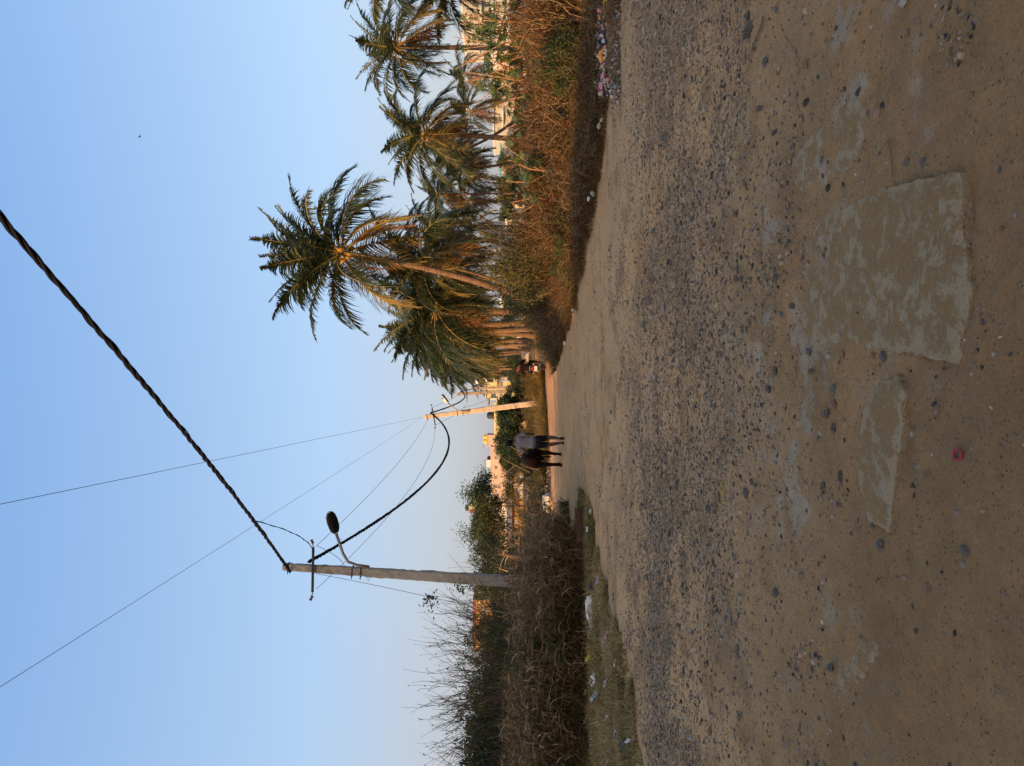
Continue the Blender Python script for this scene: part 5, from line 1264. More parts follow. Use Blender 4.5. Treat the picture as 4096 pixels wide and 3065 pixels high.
for i, (x, y, h, w, lab) in enumerate(((-5.8, 17.2, 3.3, .8, 'bare twiggy shrub carrying leaf clusters left of the nearest pole'), (-6.7, 17.0, 3.55, .95, 'bare twiggy shrub in the middle of the reeds'),
      (-7.7, 17.2, 3.7, .9, 'tallest bare twiggy shrub over the reeds'), (-9.0, 17.4, 3.6, .7, 'bare twiggy shrub near the left border'), (-6.2, 18.4, 3.4, .9, 'bare twiggy shrub behind the reeds beside the pole'), (-9.6, 16.8, 3.9, .75, 'bare twiggy shrub at the left border'),
      (-7.2, 18.6, 3.7, 1.0, 'bare twiggy shrub deep in the thicket'), (-5.0, 20.5, 3.3, .7, 'thin bare twigs right of the nearest pole'))):
    h *= 1.2; r = empty('twiggy_shrub', (x, y, -.05), i * 1.1, lab, 'shrub', 'bare twiggy shrubs over the reeds'); r.scale = (w, w, h / 3.6)
    tw, fo = TW[i % 3]; link('twigs', tw, r); link('foliage', fo, r)['kind'] = 'stuff'
# leaf knots beside the stay insulator
for px, py, d, lab in ((1722, 2402, 17.3, 'dark creeper knot hanging under the stay insulator'), (1840, 2345, 17.6, 'dark creeper knot against the nearest pole')):
    c = P(px, py, d); rs = np.random.RandomState(int(px)); V, F, R = diamonds(rs.normal(size=(60, 3)) * .11, .10, .035, rs)
    tag(link('creeper', mk_mesh('creeper', V, F, LM['deep'], R), None, tuple(c)), lab, 'creeper')

# ------------------------------------------------------------------ trees
def tree(name, x, y, h, cw, kind, label, seed, trunk_h=.35, nclump=34, per=150, lsz=.12, stems=1, tr=.09, bark=M_wood, flat_=1.0, bare=0, z0=0):
    rs = np.random.RandomState(seed); root = empty(name, (x, y, z0), 0, label, 'tree', None)
    mb = MB(); cl = []
    for s in range(stems):
        a0 = rs.uniform(0, 2 * pi); b0 = Vector((rs.normal() * .15 * (stems > 1), rs.normal() * .15 * (stems > 1), -.1)); th = Vector((rs.normal() * .15 * h * .3, rs.normal() * .1 * h * .3, h * trunk_h))
        if stems > 1: th += Vector((cos(a0), sin(a0), 0)) * cw * .3
        mb.tube([b0, b0.lerp(th, .5) + Vector((rs.normal() * .05, rs.normal() * .05, 0)) * h * .3, th], [tr, tr * .8, tr * .65], 6, False)
        nb = nclump // stems
        for i in range(nb):
            a = rs.uniform(0, 2 * pi); ph = rs.uniform(-.35, 1.0); rr = rs.uniform(.45, 1.0)
            e = Vector((cos(a) * cw * rr * cos(ph), sin(a) * cw * rr * cos(ph), h * (trunk_h + (1 - trunk_h) * (.42 + .55 * rr * sin(ph) * flat_))))
            m1 = th.lerp(e, .5) + Vector((rs.normal(), rs.normal(), rs.normal() + .5)) * .06 * h
            mb.tube([th, m1, e], [tr * .35, tr * .2, tr * .08], 4, False); cl.append(e)
            for q in range(2): e2 = e + Vector((rs.normal(), rs.normal(), rs.normal() * .7)) * .12 * h; mb.tube([m1.lerp(e, .6), e2], [tr * .1, tr * .04], 3, False); cl.append(e2)
    mb.build('trunk', bark, root)
    A = np.array([tuple(c) for c in cl]); n = per * len(A) // 3
    i = rs.randint(0, len(A), n); sc = rs.uniform(.07, .16, len(A)) * h
    c = A[i] + unit(rs.normal(size=(n, 3))) * (rs.rand(n, 1) ** .5) * sc[i][:, None] * np.array([1, 1, .7])
    V, F, R = diamonds(c, rs.uniform(.6, 1.4, n) * lsz, lsz * .4, rs, up=-.2)
    f = link('crown', mk_mesh('crown', V, F, LM[kind], R), root); f['kind'] = 'stuff'
    return root
def treep(py, d, *a, **k): q = P(2066, py, d); return tree(a[0], q.x, d, *a[1:], **k)
treep(1725, 60, 'feathery_tree', 3.5, 2.9, 'deep', 'dark green feathery spreading tree left of the sunlit pole', 1, trunk_h=.2, nclump=60, per=330, lsz=.17, tr=.12, flat_=.8)
treep(1665, 62, 'feathery_tree', 3.2, 2.0, 'deep', 'darker lobe of feathery tree touching the sunlit pole', 2, trunk_h=.2, nclump=40, per=300, lsz=.15, tr=.1, flat_=.8)
treep(1790, 58, 'feathery_tree', 2.6, 1.6, 'deep', 'lower feathery tree behind the man head', 3, trunk_h=.15, nclump=34, per=300, lsz=.15, tr=.08)
treep(2040, 42, 'leafy_tree', 4.1, 2.0, 'green', 'leafy small tree before the orange house row', 5, trunk_h=.55, nclump=46, per=170, lsz=.14, stems=3, tr=.05)
treep(2130, 40, 'leafy_tree', 3.7, 1.7, 'olive', 'leafy tree with thin leaning stems, left of the small tree', 6, trunk_h=.55, nclump=40, per=150, lsz=.13, stems=3, tr=.05)
treep(2235, 36, 'leafy_tree', 3.6, 1.8, 'green', 'leafy tree touching the nearest pole', 7, trunk_h=.4, nclump=44, per=150, lsz=.13, stems=3, tr=.05)
treep(1940, 46, 'leafy_tree', 2.6, 1.4, 'olive', 'thin yellow green tree before the peach building', 8, trunk_h=.4, nclump=30, per=90, lsz=.13, stems=2, tr=.04)
treep(2640, 38, 'leafy_tree', 3.9, 2.2, 'deep', 'dark tree behind the thicket, left of the orange walls', 9, trunk_h=.3, nclump=44, per=170, lsz=.16, tr=.1)
treep(2900, 34, 'leafy_tree', 3.9, 2.6, 'deep', 'dark broad tree at the left border behind the reeds', 10, trunk_h=.3, nclump=50, per=200, lsz=.16, tr=.12)
treep(3040, 32, 'leafy_tree', 3.6, 2.2, 'green', 'green tree cut by the left border', 12, trunk_h=.3, nclump=44, per=170, lsz=.16, tr=.12)
treep(2420, 44, 'leafy_tree', 3.0, 1.8, 'olive', 'olive tree before the orange walls behind the thicket', 13, trunk_h=.3, nclump=36, per=130, lsz=.14, tr=.08)
treep(2455, 38, 'leafy_tree', 3.5, 1.5, 'green', 'thin dark tree right before the orange walls behind the thicket', 14, trunk_h=.3, nclump=34, per=120, lsz=.12, stems=2, tr=.06)
treep(2540, 36, 'leafy_tree', 3.3, 1.5, 'olive', 'olive tree left of the orange walls behind the thicket', 15, trunk_h=.3, nclump=34, per=120, lsz=.12, stems=2, tr=.06)
for i, (py, d, h) in enumerate(((40, 92, 2.6), (150, 96, 2.2), (260, 94, 2.6), (345, 98, 2.4), (455, 100, 1.8), (575, 96, 2.2), (650, 100, 1.9), (760, 92, 2.4))): treep(py, d, 'roadside_tree', h, h * .9, ('deep', 'green')[i % 2], '%s low green tree of the belt before the right hand houses, from the right border' % ['first', 'second', 'third', 'fourth', 'fifth', 'sixth', 'seventh', 'eighth'][i], 180 + i, trunk_h=.15, nclump=30, per=100, lsz=.28, tr=.1)
farl = [(1240, 130, 4.5), (1120, 140, 5), (1010, 125, 6), (860, 140, 5), (720, 130, 6), (560, 150, 5), (330, 130, 6.5), (200, 150, 6), (-40, 140, 7), (1330, 150, 4.5), (1380, 160, 4), (2300, 150, 6), (2480, 160, 5), (2750, 140, 6), (2980, 150, 7)]
names = ['white walls behind the palm row', 'olive bush by the leaning palm', 'yellow tipped tall bush', 'grey concrete house', 'small slim palm', 'cream houses', 'white house with red edge', 'bare castor stems', 'right border houses', 'palm trunks near the road', 'motorcyclist', 'nearest pole', 'red roofed building', 'dark tree behind the thicket', 'left border']
for i, (py, d, h) in enumerate(farl): treep(py, d, 'distant_tree', h, h * .75, ('green', 'olive', 'deep')[i % 3], 'hazy distant tree beyond the %s' % names[i], 80 + i, trunk_h=.2, nclump=30, per=90, lsz=.5, tr=.2)
# dead leaning branches lit by the sun behind the cow
def dead_branch(pix, d, r, label):
    mb = MB()
    for line in pix:
        pts = [P(px, py, d) for px, py in line]; mb.tube(pts, [r * (1 - .12 * i) for i in range(len(pts))], 5, False)
    return tag(mb.build('dead_branch', M_wood), label, 'branch')
dead_branch([[(2142, 1870), (2100, 1835), (2070, 1803), (2040, 1785)], [(2075, 1806), (2064, 1786), (2052, 1770)]], 33, .013, 'forked dead branch leaning over the cow back')
dead_branch([[(2110, 1862), (2085, 1830), (2062, 1806)]], 33, .011, 'short dead branch beside the forked one')
dead_branch([[(2155, 1880), (2110, 1870), (2082, 1856)]], 33, .013, 'bright dead branch low behind the cow')
dead_branch([[(2120, 1890), (2060, 1862), (2030, 1845), (2005, 1830)], [(2060, 1862), (2035, 1885), (2005, 1895)], [(2085, 1885), (2040, 1935), (2010, 1905)]], 36, .014, 'bare branching dead shrub left of the cow')

# ------------------------------------------------------------------ castor plants on the right with star shaped leaves
def castor_leaf(seed):
    rs = np.random.RandomState(seed); V = [(0, 0, 0)]; F = []; n = 7; k = 1
    for i in range(n):
        a = (i - (n - 1) / 2) * .80; L_ = (1 - .25 * abs(i - 3) / 3) * rs.uniform(.9, 1.1)
        z = -.18 * rs.uniform(.4, 1.6)
        m = .55 * L_; w = .13
        V += [(.24 * cos(a - .4), .24 * sin(a - .4), -.03), (m * cos(a) - w * -sin(a), m * sin(a) - w * cos(a), -.05), (L_ * cos(a), L_ * sin(a), z), (m * cos(a) + w * -sin(a), m * sin(a) + w * cos(a), -.05), (.24 * cos(a + .4), .24 * sin(a + .4), -.03)]
        F += [(0, k, k + 1), (0, k + 1, k + 3), (k + 1, k + 2, k + 3), (0, k + 3, k + 4)]; k += 5
    return mk_mesh('leaf', V, F, LM['castor'], [rs.rand()] * len(V))
LM['castor'] = leafm('castor_leaf', [(0.03, 0.06, 0.02), (0.06, 0.10, 0.03), (0.10, 0.14, 0.04), (0.22, 0.17, 0.03)], .3, .45, .3)
CL = [castor_leaf(s) for s in range(4)]
M_cstem = surf('castor_stem', [(0.20, 0.10, 0.06), (0.34, 0.22, 0.12)], .7, 6, .2, 30)
def castor(py, d, h, w, label, seed, nl=70, ls=.16, lo=.35):
    rs = np.random.RandomState(seed); q = P(2066, py, d); root = empty('castor_plant', (q.x, d, -.02), 0, label, 'castor plant', 'castor plants on the right')
    tips = []
    for i in range(max(4, nl // 14)):
        a = rs.uniform(0, 2 * pi); mb = MB(); e = Vector((cos(a) * w * rs.uniform(.2, 1), sin(a) * w * rs.uniform(.2, 1), h * rs.uniform(.75, 1))); m1 = Vector((0, 0, h * .35)) + Vector((rs.normal(), rs.normal(), 0)) * .12
        pts = [Vector((0, 0, 0)), m1, m1.lerp(e, .5) + Vector((rs.normal(), rs.normal(), rs.normal())) * .1, e]
        mb.tube(pts, [.022, .018, .013, .008], 5, False); mb.build('stem', M_cstem, root); tips.append(pts)
        e3 = pts[2] + Vector((rs.normal(), rs.normal(), .6)) * .35 * w; tips.append([pts[2], pts[2], pts[2].lerp(e3, .5), e3])
    for i in range(nl):
        pts = tips[rs.randint(len(tips))]; u = rs.uniform(lo * 3, 3); k = min(2, int(u)); c = pts[k].lerp(pts[k + 1], u - k); a = rs.uniform(0, 2 * pi)
        c2 = c + Vector((cos(a), sin(a), .3)) * rs.uniform(.1, .3)
        link('leaf', CL[rs.randint(4)], root, tuple(c2), (rs.normal() * .5, rs.normal() * .5 + .35, a), ls * rs.uniform(.6, 1.15))
castor(215, 19.5, 3.2, 1.3, 'tallest castor plant with bare pinkish stems, right of the right hand palm', 1, 120)
castor(120, 18.5, 3.0, 1.1, 'castor plant with reddish seed heads near the right border', 2, 100)
castor(60, 20, 3.3, 1.1, 'castor plant crossing the pale tower block', 3, 90)
castor(320, 19.5, 2.7, 1.0, 'castor plant left of the tallest one, many bare stems', 4, 90)
castor(400, 17.5, 1.7, .7, 'small castor plant before the white house', 5, 40)
castor(480, 20, 1.9, .8, 'castor plant before the palm trunk at the white house', 6, 46)
castor(690, 16.5, 1.75, .75, 'castor plant with big dark leaves before the cream house', 7, 60, .15, .2)
castor(770, 17, 1.6, .7, 'castor plant left of the cream house, leaves near the road palms', 8, 50, .15, .2)
castor(300, 14.5, 1.2, .6, 'small castor plant with dark heart leaves above the rubbish heap', 9, 30, .13, .2)
castor(100, 15.5, .95, .6, 'low castor plant in the green crop near the right border', 10, 30, .13, .1)
castor(20, 16, 1.3, .7, 'low castor plant cut by the right border', 11, 36, .13, .1)
# ------------------------------------------------------------------ houses in the distance
def bld(name, d, py0, py1, px_top, depth, label, wall, cat='house', base=None, yaw=0, rim=None, rim_h=.35, wins=(), doors=(), extra=None):
    """box house: facade between picture rows py1 (left) and py0 (right), top at px_top"""
    L = P(2066, py1, d).x; R = P(2066, py0, d).x; Z = P(px_top, py0, d).z
    b0 = -.2 if base is None else base
    root = empty(name, ((L + R) / 2, d, 0), yaw, label, cat); w = (R - L) / 2
    mb = MB(); mb.box((-w, 0, b0), (w, depth, Z)); mb.build('wall', wall, root)
    if rim is not None:
        mb = MB(); mb.box((-w - .12, -.12, Z - rim_h * .999), (w + .12, depth + .12, Z + .06)); mb.build('parapet', rim, root)
    def X(py): return P(2066, py, d).x - (L + R) / 2
    for (pa, pb, xa, xb) in wins:           # py range, px range
        x0, x1 = X(pb), X(pa); z1, z0 = P(xa, pa, d).z, P(xb, pa, d).z
        mb = MB(); mb.box((x0 - .06, -.05, z0 - .06), (x1 + .06, .04, z1 + .06)); wn_ = mb.build('window', M_frame, root)
        mb = MB(); mb.box((x0, -.07, z0), (x1, .02, z1)); mb.build('pane', M_glass, wn_)
        mb = MB(); mb.box((x0 - .12, -.35, z1 + .07), (x1 + .12, -.052, z1 + .15)); mb.build('sunshade', wall, wn_)
        k = 3
        g_ = MB()
        for i in range(1, k): xx = x0 + (x1 - x0) * i / k; g_.box((xx - .025, -.09, z0), (xx + .025, -.071, z1))
        g_.box((x0, -.092, (z0 + z1) / 2 - .02), (x1, -.073, (z0 + z1) / 2 + .02)); g_.build('grille', M_frame, wn_)
    for (pa, pb, xa, xb) in doors:
        x0, x1 = X(pb), X(pa); z1 = P(xa, pa, d).z; z0 = P(xb, pa, d).z
        mb = MB(); mb.box((x0, -.06, z0), (x1, .04, z1)); mb.build('door', M_glass, root)
    return root, X, (L + R) / 2, Z
def sub(root, name, boxes, mat):
    mb = MB()
    for a, b in boxes: mb.box(a, b)
    return mb.build(name, mat, root)
def tank(px, py, d, r, h, mat, label):
    q = P(px, py, d); mb = MB(); mb.lathe([(r * .95, 0), (r, h * .1), (r, h * .45), (r * 1.04, h * .5), (r, h * .55), (r, h * .8), (r * .6, h * .95), (r * .25, h)], 14)
    return tag(mb.build('water_tank', mat, None, tuple(q), True), label, 'water tank')

# yellow house behind the two overlapping poles
d = 112
r, X, cx, Z = bld('house', d, 1526, 1606, 1985, 8, 'yellow two storey house behind the two overlapping poles', M_wyellow, rim=M_wcream, rim_h=.5, wins=((1568, 1582, 1993, 2008), (1530, 1545, 1996, 2010)))
zz = lambda px: P(px, 1500, d).z
xx = lambda py: P(2066, py, d).x - cx
sub(r, 'upper_storey', [((xx(1592), .6, zz(1984.9)), (xx(1530), 7, zz(1944)))], M_wyellow)
sub(r, 'balcony', [((xx(1550), -1.1, zz(1990)), (xx(1514), .59, zz(1974)))], M_wyellow)
sub(r, 'roof_slab', [((xx(1597), .2, zz(1943.8)), (xx(1526), 7.4, zz(1940)))], M_wcream)
sub(r, 'lean_to_roof', [((xx(1622), .8, zz(1955)), (xx(1593), 5, zz(1950)))], M_tin)
sub(r, 'stair', [((xx(1600) , -.4, zz(1990)), (xx(1594), .59, zz(1960)))], M_wwhite)
r, X, cx, Z = bld('house', 120, 1612, 1760, 1978, 8, 'long yellow flat roofed house behind the feathery tree', M_wyellow, rim=M_wyellow, rim_h=.4, wins=((1640, 1650, 1990, 2000), (1692, 1704, 1986, 1996)))
tank(1978, 1662, 121, .55, 1.2, M_tankb, 'black water tank on the yellow flat roof')
# peach apartment house
d = 215
r, X, cx, Z = bld('apartment_building', d, 1788, 1985, 1963, 12, 'peach coloured apartment house behind the cow and feathery tree', M_wpink, 'building', rim=M_wpink, rim_h=.3,
   wins=((1791, 1800, 1980, 1990), (1828, 1837, 1980, 1990), (1866, 1876, 1980, 1990), (1905, 1915, 1978, 1988), (1940, 1952, 1976, 1988), (1791, 1800, 2002, 2012), (1828, 1837, 2002, 2012)))
zz = lambda px: P(px, 1500, d).z
xx = lambda py: P(2066, py, d).x - cx
sub(r, 'stair_tower', [((xx(1787.5), .3, -.2), (xx(1741), 8, zz(1949.5)))], M_wpink)
sub(r, 'tower_slab', [((xx(1791), -.1, zz(1949.4)), (xx(1739), 8.4, zz(1947.5)))], M_wwhite)
sub(r, 'roof_room', [((xx(1872), 2, zz(1963)), (xx(1843), 8, zz(1945)))], M_wwhite)
mb = MB()
for py in (1845, 1850, 1858, 1866, 1872, 1876): mb.tube([(xx(py), 3, zz(1945)), (xx(py) + .1, 3, zz(1930))], .05, 3)
mb.build('starter_bar', M_steel, r)
tank(1949, 1748, d + 3, .66, 1.05, M_tanky, 'right one of two yellow water tanks on the peach tower'); tank(1949, 1766, d + 3, .66, 1.05, M_tanky, 'left one of two yellow water tanks on the peach tower')
tank(1963, 1832, d + 3, .55, 1.0, M_tankb, 'right black water tank on the peach apartment roof'); tank(1963, 1842, d + 3, .55, 1.0, M_tankb, 'left black water tank on the peach apartment roof')
# taller building behind the leafy trees
d = 225
r, X, cx, Z = bld('apartment_building', d, 1985, 2110, 1893, 14, 'tall cream apartment house showing through the leafy trees', M_wcream, 'building', rim=M_wcream, rim_h=.4,
   wins=((1998, 2010, 1905, 1918), (2026, 2038, 1905, 1918), (2056, 2068, 1905, 1918), (2084, 2096, 1905, 1918), (1998, 2010, 1935, 1948), (2026, 2038, 1935, 1948), (2056, 2068, 1935, 1948), (2084, 2096, 1935, 1948), (1998, 2010, 1968, 1980), (2056, 2068, 1968, 1980)))
zz = lambda px: P(px, 1500, d).z
xx = lambda py: P(2066, py, d).x - cx
sub(r, 'roof_room', [((xx(2042), 2, Z), (xx(2022), 8, zz(1875)))], M_wyellow); sub(r, 'stair_tower', [((xx(2057), 2, Z), (xx(2042.3), 8, zz(1874)))], M_wbrick)
tank(1874, 2027, d + 5, .6, 1.0, M_tankb, 'right black tank on the tall cream building'); tank(1874, 2036, d + 5, .6, 1.0, M_tankb, 'middle black tank on the tall cream building'); tank(1893, 2013, d + 5, .6, 1.2, M_tankb, 'lower black tank on the tall cream building')
bld('apartment_building', 230, 2115, 2300, 1935, 14, 'peach building behind the trees left of the tall cream one', M_wpink, 'building', rim=M_wwhite, rim_h=.4, wins=((2130, 2142, 1950, 1962), (2170, 2182, 1950, 1962), (2210, 2222, 1950, 1962), (2250, 2262, 1950, 1962), (2130, 2142, 1985, 1997), (2170, 2182, 1985, 1997), (2210, 2222, 1985, 1997)))
# low orange row with a tin roof and washing
d = 150
r, X, cx, Z = bld('row_house', d, 1880, 2210, 2044, 7, 'low orange row house with tin roof, washing hanging on its front', M_worange, base=.2,
   wins=((1925, 1936, 2054, 2066), (2030, 2037, 2054, 2062), (2066, 2072, 2052, 2060)), doors=((1998, 2005, 2053, 2089), (2116, 2124, 2053, 2088), (1885, 1893, 2054, 2088), (2152, 2158, 2053, 2088)))
zz = lambda px: P(px, 1500, d).z
xx = lambda py: P(2066, py, d).x - cx
mb = MB()
nsheet = 22
for i in range(nsheet):
    a = xx(2216) + (xx(1872) - xx(2216)) * i / nsheet; b = xx(2216) + (xx(1872) - xx(2216)) * (i + 1) / nsheet - .02; m = MB(); dz = (i % 2) * .012
    m.add([(a, -1.3, zz(2046) + dz), (b, -1.3, zz(2046) + dz), (b, 6.8, zz(2026) + dz), (a, 6.8, zz(2026) + dz), (a, -1.3, zz(2046) + dz + .05), (b, -1.3, zz(2046) + dz + .05), (b, 6.8, zz(2026) + dz + .05), (a, 6.8, zz(2026) + dz + .05)], [(0,3,2,1),(4,5,6,7),(0,1,5,4),(1,2,6,5),(2,3,7,6),(3,0,4,7)]); m.build('roof_sheet', M_tin, r)
sub(r, 'eave_board', [((xx(2216), -1.38, zz(2049)), (xx(1872), -1.31, zz(2045)))], M_wbrick)
sub(r, 'lower_wall_paint', [((xx(1992), -.03, .2), (xx(1900), -.004, zz(2062)))], M_wcream)
for py in range(1900, 2210, 44): sub(r, 'post', [((xx(py) - .05, -1.25, .2), (xx(py) + .05, -1.15, zz(2047)))], M_steel)
def cloth(px0, px1, py0, py1, d, mat, label):
    a = P(px0, py1, d); b = P(px1, py0, d); n = 8; V = []; F = []
    for i in range(n + 1):
        x = a.x + (b.x - a.x) * i / n; w = .05 * sin(i * 2.2); V += [(x, d + w, a.z), (x, d + w * 1.6, b.z)]
    for i in range(n): F.append((2 * i, 2 * i + 2, 2 * i + 3, 2 * i + 1))
    me = mk_mesh('cloth', V, F, mat); return tag(link('cloth', me), label, 'washing')
cloth(2053, 2068, 1938, 1952, 148.4, MPW, 'white cloth hanging on the orange row house'); cloth(2056, 2080, 1963, 1974, 148.4, MPBL, 'pale striped sheet hanging on the orange row house'); cloth(2068, 2080, 2108, 2119, 148.4, flat('hot_pink_cloth', (0.6, 0.05, 0.16), .8), 'hot pink cloth hanging by a dark door'); cloth(2058, 2078, 2080, 2098, 148.4, MPC, 'grey cloth hanging left of the small window')
# orange house behind the thicket
bld('house', 112, 2400, 2600, 1893, 9, 'orange house with dark red parapet behind the reeds', M_worange, rim=M_wbrick, rim_h=.35, wins=((2430, 2445, 1925, 1945), (2480, 2495, 1925, 1945), (2540, 2555, 1925, 1945), (2430, 2445, 1975, 2000), (2540, 2555, 1975, 2000)))
bld('house', 118, 2335, 2399, 1926, 9, 'low orange house wing behind the nearest pole', M_worange, rim=M_wcream, rim_h=.2, wins=((2350, 2362, 1950, 1970),))
bld('house', 125, 2640, 2800, 1980, 9, 'orange low house glimpsed through the thicket', M_worange, rim=M_wcream, rim_h=.2, wins=((2700, 2715, 2000, 2020),))
# right hand houses
d = 118
r, X, cx, Z = bld('tower_block', d, -260, 118, 1846, 12, 'cream tower block with green bands at the right border', M_wcream, 'building', rim=M_wwhite, rim_h=.3, wins=((10, 28, 1900, 1912), (60, 78, 1900, 1912), (10, 28, 1940, 1955), (60, 78, 1940, 1955), (10, 28, 1985, 2000), (60, 78, 1985, 2000), (90, 105, 1925, 1940)))
zz = lambda px: P(px, 1500, d).z
xx = lambda py: P(2066, py, d).x - cx
for px in (1920, 1966, 2010): sub(r, 'balcony', [((xx(110), -1.2, zz(px + 8)), (xx(20), -.002, zz(px)))], flat('pale_green_paint', (0.42, 0.50, 0.42), .8))
M_blue = surf('pale_blue_plaster', [(0.42, 0.46, 0.52), (0.52, 0.56, 0.62)], .9, 1, .1, 30)
bld('house', 110, 38, 158, 2022, 7, 'small pale blue house half hidden by castor plants', M_blue, rim=M_wwhite, rim_h=.2, wins=((105, 125, 2042, 2058), (130, 148, 2040, 2060)))
bld('house', 122, 150, 235, 1978, 9, 'pale pink two storey house behind the right hand palm trunk', M_wpink, rim=M_wwhite, rim_h=.35, wins=((160, 172, 1990, 2002), (200, 212, 1990, 2002), (160, 172, 2028, 2042), (200, 212, 2028, 2042)))
bld('house', 128, 240, 312, 1972, 9, 'white house with many balconies right of the bare castor stems', M_wwhite, rim=M_wwhite, rim_h=.35, wins=((250, 262, 1985, 1998), (285, 297, 1985, 1998), (250, 262, 2025, 2038), (285, 297, 2025, 2038)))
d = 140
r, X, cx, Z = bld('house', d, 400, 560, 1976, 9, 'white house with dark red right edge behind the castor leaves', M_wcream, rim=None, wins=((425, 433, 1992, 2010), (470, 484, 1996, 2012), (520, 530, 1995, 2010), (500, 512, 2035, 2050)))
zz = lambda px: P(px, 1500, d).z
xx = lambda py: P(2066, py, d).x - cx
sub(r, 'edge_band', [((xx(404), -.06, -.2), (xx(399.5), .2, zz(1974)))], M_wbrick); sub(r, 'upper_balcony', [((xx(512), -1.2, zz(2014)), (xx(452), -.003, zz(2008)))], M_wwhite); sub(r, 'roof_slab', [((xx(562), -.5, Z + .01), (xx(398), 9.4, Z + .22))], M_wwhite)
d = 132
r, X, cx, Z = bld('house', d, 575, 705, 2000, 9, 'cream two storey house with teal roof edge', M_wcream, rim=M_teal, rim_h=.16, wins=((596, 604, 2006, 2016), (586, 592, 2040, 2046), (645, 655, 2044, 2056), (672, 682, 2044, 2056)))
zz = lambda px: P(px, 1500, d).z
xx = lambda py: P(2066, py, d).x - cx
sub(r, 'entrance_porch', [((xx(640), -1.6, -.2), (xx(618), -.004, zz(2040)))], M_wwhite)
bld('house', 150, 715, 790, 2010, 9, 'pale yellow house with teal line behind the castor leaves', M_wyellow, rim=M_teal, rim_h=.16, wins=((730, 742, 2025, 2038), (765, 777, 2025, 2038)))
bld('house', 105, 885, 992, 1946, 10, 'unplastered grey concrete upper house behind low palms', M_wgrey, rim=M_wgrey, rim_h=.3, wins=((900, 915, 1968, 1985), (945, 960, 1968, 1985)))
bld('house', 101, 880, 945, 2022, 3.5, 'cream lower wing with yellow window before the grey concrete house', M_wcream, rim=M_wwhite, rim_h=.2, wins=((900, 910, 2035, 2048),))
bld('house', 150, 1302, 1372, 1985, 9, 'bright white house seen between the palm trunks', M_wwhite, rim=M_wwhite, rim_h=.3, wins=((1318, 1324, 2005, 2018), (1345, 1351, 2005, 2018)))
bld('house', 160, 1195, 1240, 2000, 9, 'small white house behind dark palm trunks', M_wwhite, rim=M_wwhite, rim_h=.3, wins=((1210, 1216, 2015, 2028),))
bld('house', 165, 330, 395, 2020, 8, 'small orange lit house beyond the far trees on the right', M_worange, rim=M_teal, rim_h=.2, wins=((350, 360, 2035, 2050),))
# boundary walls
def wall_run(name, a, b, h, th, mat, label, cat='wall', blocks=None):
    A = Vector(a); B = Vector(b); L = (B - A).length; ang = math.atan2(B.y - A.y, B.x - A.x)
    root = empty(name, (A.x, A.y, 0), ang, label, cat); n = max(2, int(L / 1.8))
    for i in range(n):
        mb = MB(); mb.box((L * i / n + .004, -th / 2, -.2), (L * (i + 1) / n - .03, th / 2, h + .03 * ((i * 7) % 3))); mb.build('panel', mat, root)
        mb = MB(); mb.box((L * i / n - .05, -th / 2 - .04, -.2), (L * i / n + .002, th / 2 + .04, h + .12)); mb.build('post', mat, root)
    return root
q0 = P(2066, 1478, 130); q1 = P(2066, 1405, 130); wall_run('boundary_wall', (q0.x, 130, 0), (q1.x, 130, 0), 3.4, .2, M_wgrey, 'tall grey cement panel wall behind the motorcyclist')
q0 = P(2066, 700, 118); q1 = P(2066, 360, 112); wall_run('boundary_wall', (q0.x, 118, 0), (q1.x, 112, 0), 1.25, .2, flat('dark_wall_paint', (0.05, 0.04, 0.06), .9), 'low dark wall in front of the white and cream houses')
q0 = P(2066, 1500, 100); q1 = P(2066, 1150, 96); wall_run('boundary_wall', (q0.x, 100, 0), (q1.x, 96, 0), .8, .2, M_wgrey, 'low cement wall behind the palm trunks')
# red earth bank: an uneven ridge of dug soil
def bank(pts, h, w, mat, label, name='earth_bank', seed=0):
    rs = np.random.RandomState(seed); V = []; F = []; n = 70; m = 8; P_ = [Vector(p) for p in pts]
    tot = sum((P_[i + 1] - P_[i]).length for i in range(len(P_) - 1))
    for i in range(n + 1):
        s = tot * i / n; k = 0
        while k < len(P_) - 2 and s > (P_[k + 1] - P_[k]).length: s -= (P_[k + 1] - P_[k]).length; k += 1
        t = (P_[k + 1] - P_[k]).normalized(); c = P_[k] + t * s; nrm = Vector((-t.y, t.x, 0))
        hh = h * (.75 + .5 * rs.rand()) * min(1, i / 3, (n - i) / 3 + .05)
        for j in range(m + 1):
            u = j / m * 2 - 1; V.append(c + nrm * (u * w) + Vector((0, 0, -.1 + hh * (1 - abs(u) ** 3) * (1 + .12 * rs.normal()))))
    for i in range(n):
        for j in range(m): a = i * (m + 1) + j; F.append((a, a + 1, a + m + 2, a + m + 1))
    return tag(link(name, mk_mesh(name, V, F, mat)), label, 'earth bank')
M_redearth = surf('red_earth', [(0.24, 0.09, 0.04), (0.38, 0.15, 0.06), (0.45, 0.20, 0.09)], .98, 1.2, 1, 3, .1, 0, .15)
q0 = P(2066, 760, 70); q1 = P(2066, 105, 70); bank([(q0.x, 70, 0), (q1.x, 69, 0)], .75, .9, M_redearth, 'low bank of red dug earth across the right hand field', seed=3)
q0 = P(2066, 560, 42); q1 = P(2066, 170, 40); bank([(q0.x, 44, 0), (q1.x, 40, 0)], .25, 2.2, surf('tan_earth', [(0.30, 0.17, 0.08), (0.40, 0.25, 0.12)], .98, 1.2, 1, 3, .1, 0, .1), 'pale earth path strip below the red bank', seed=4)

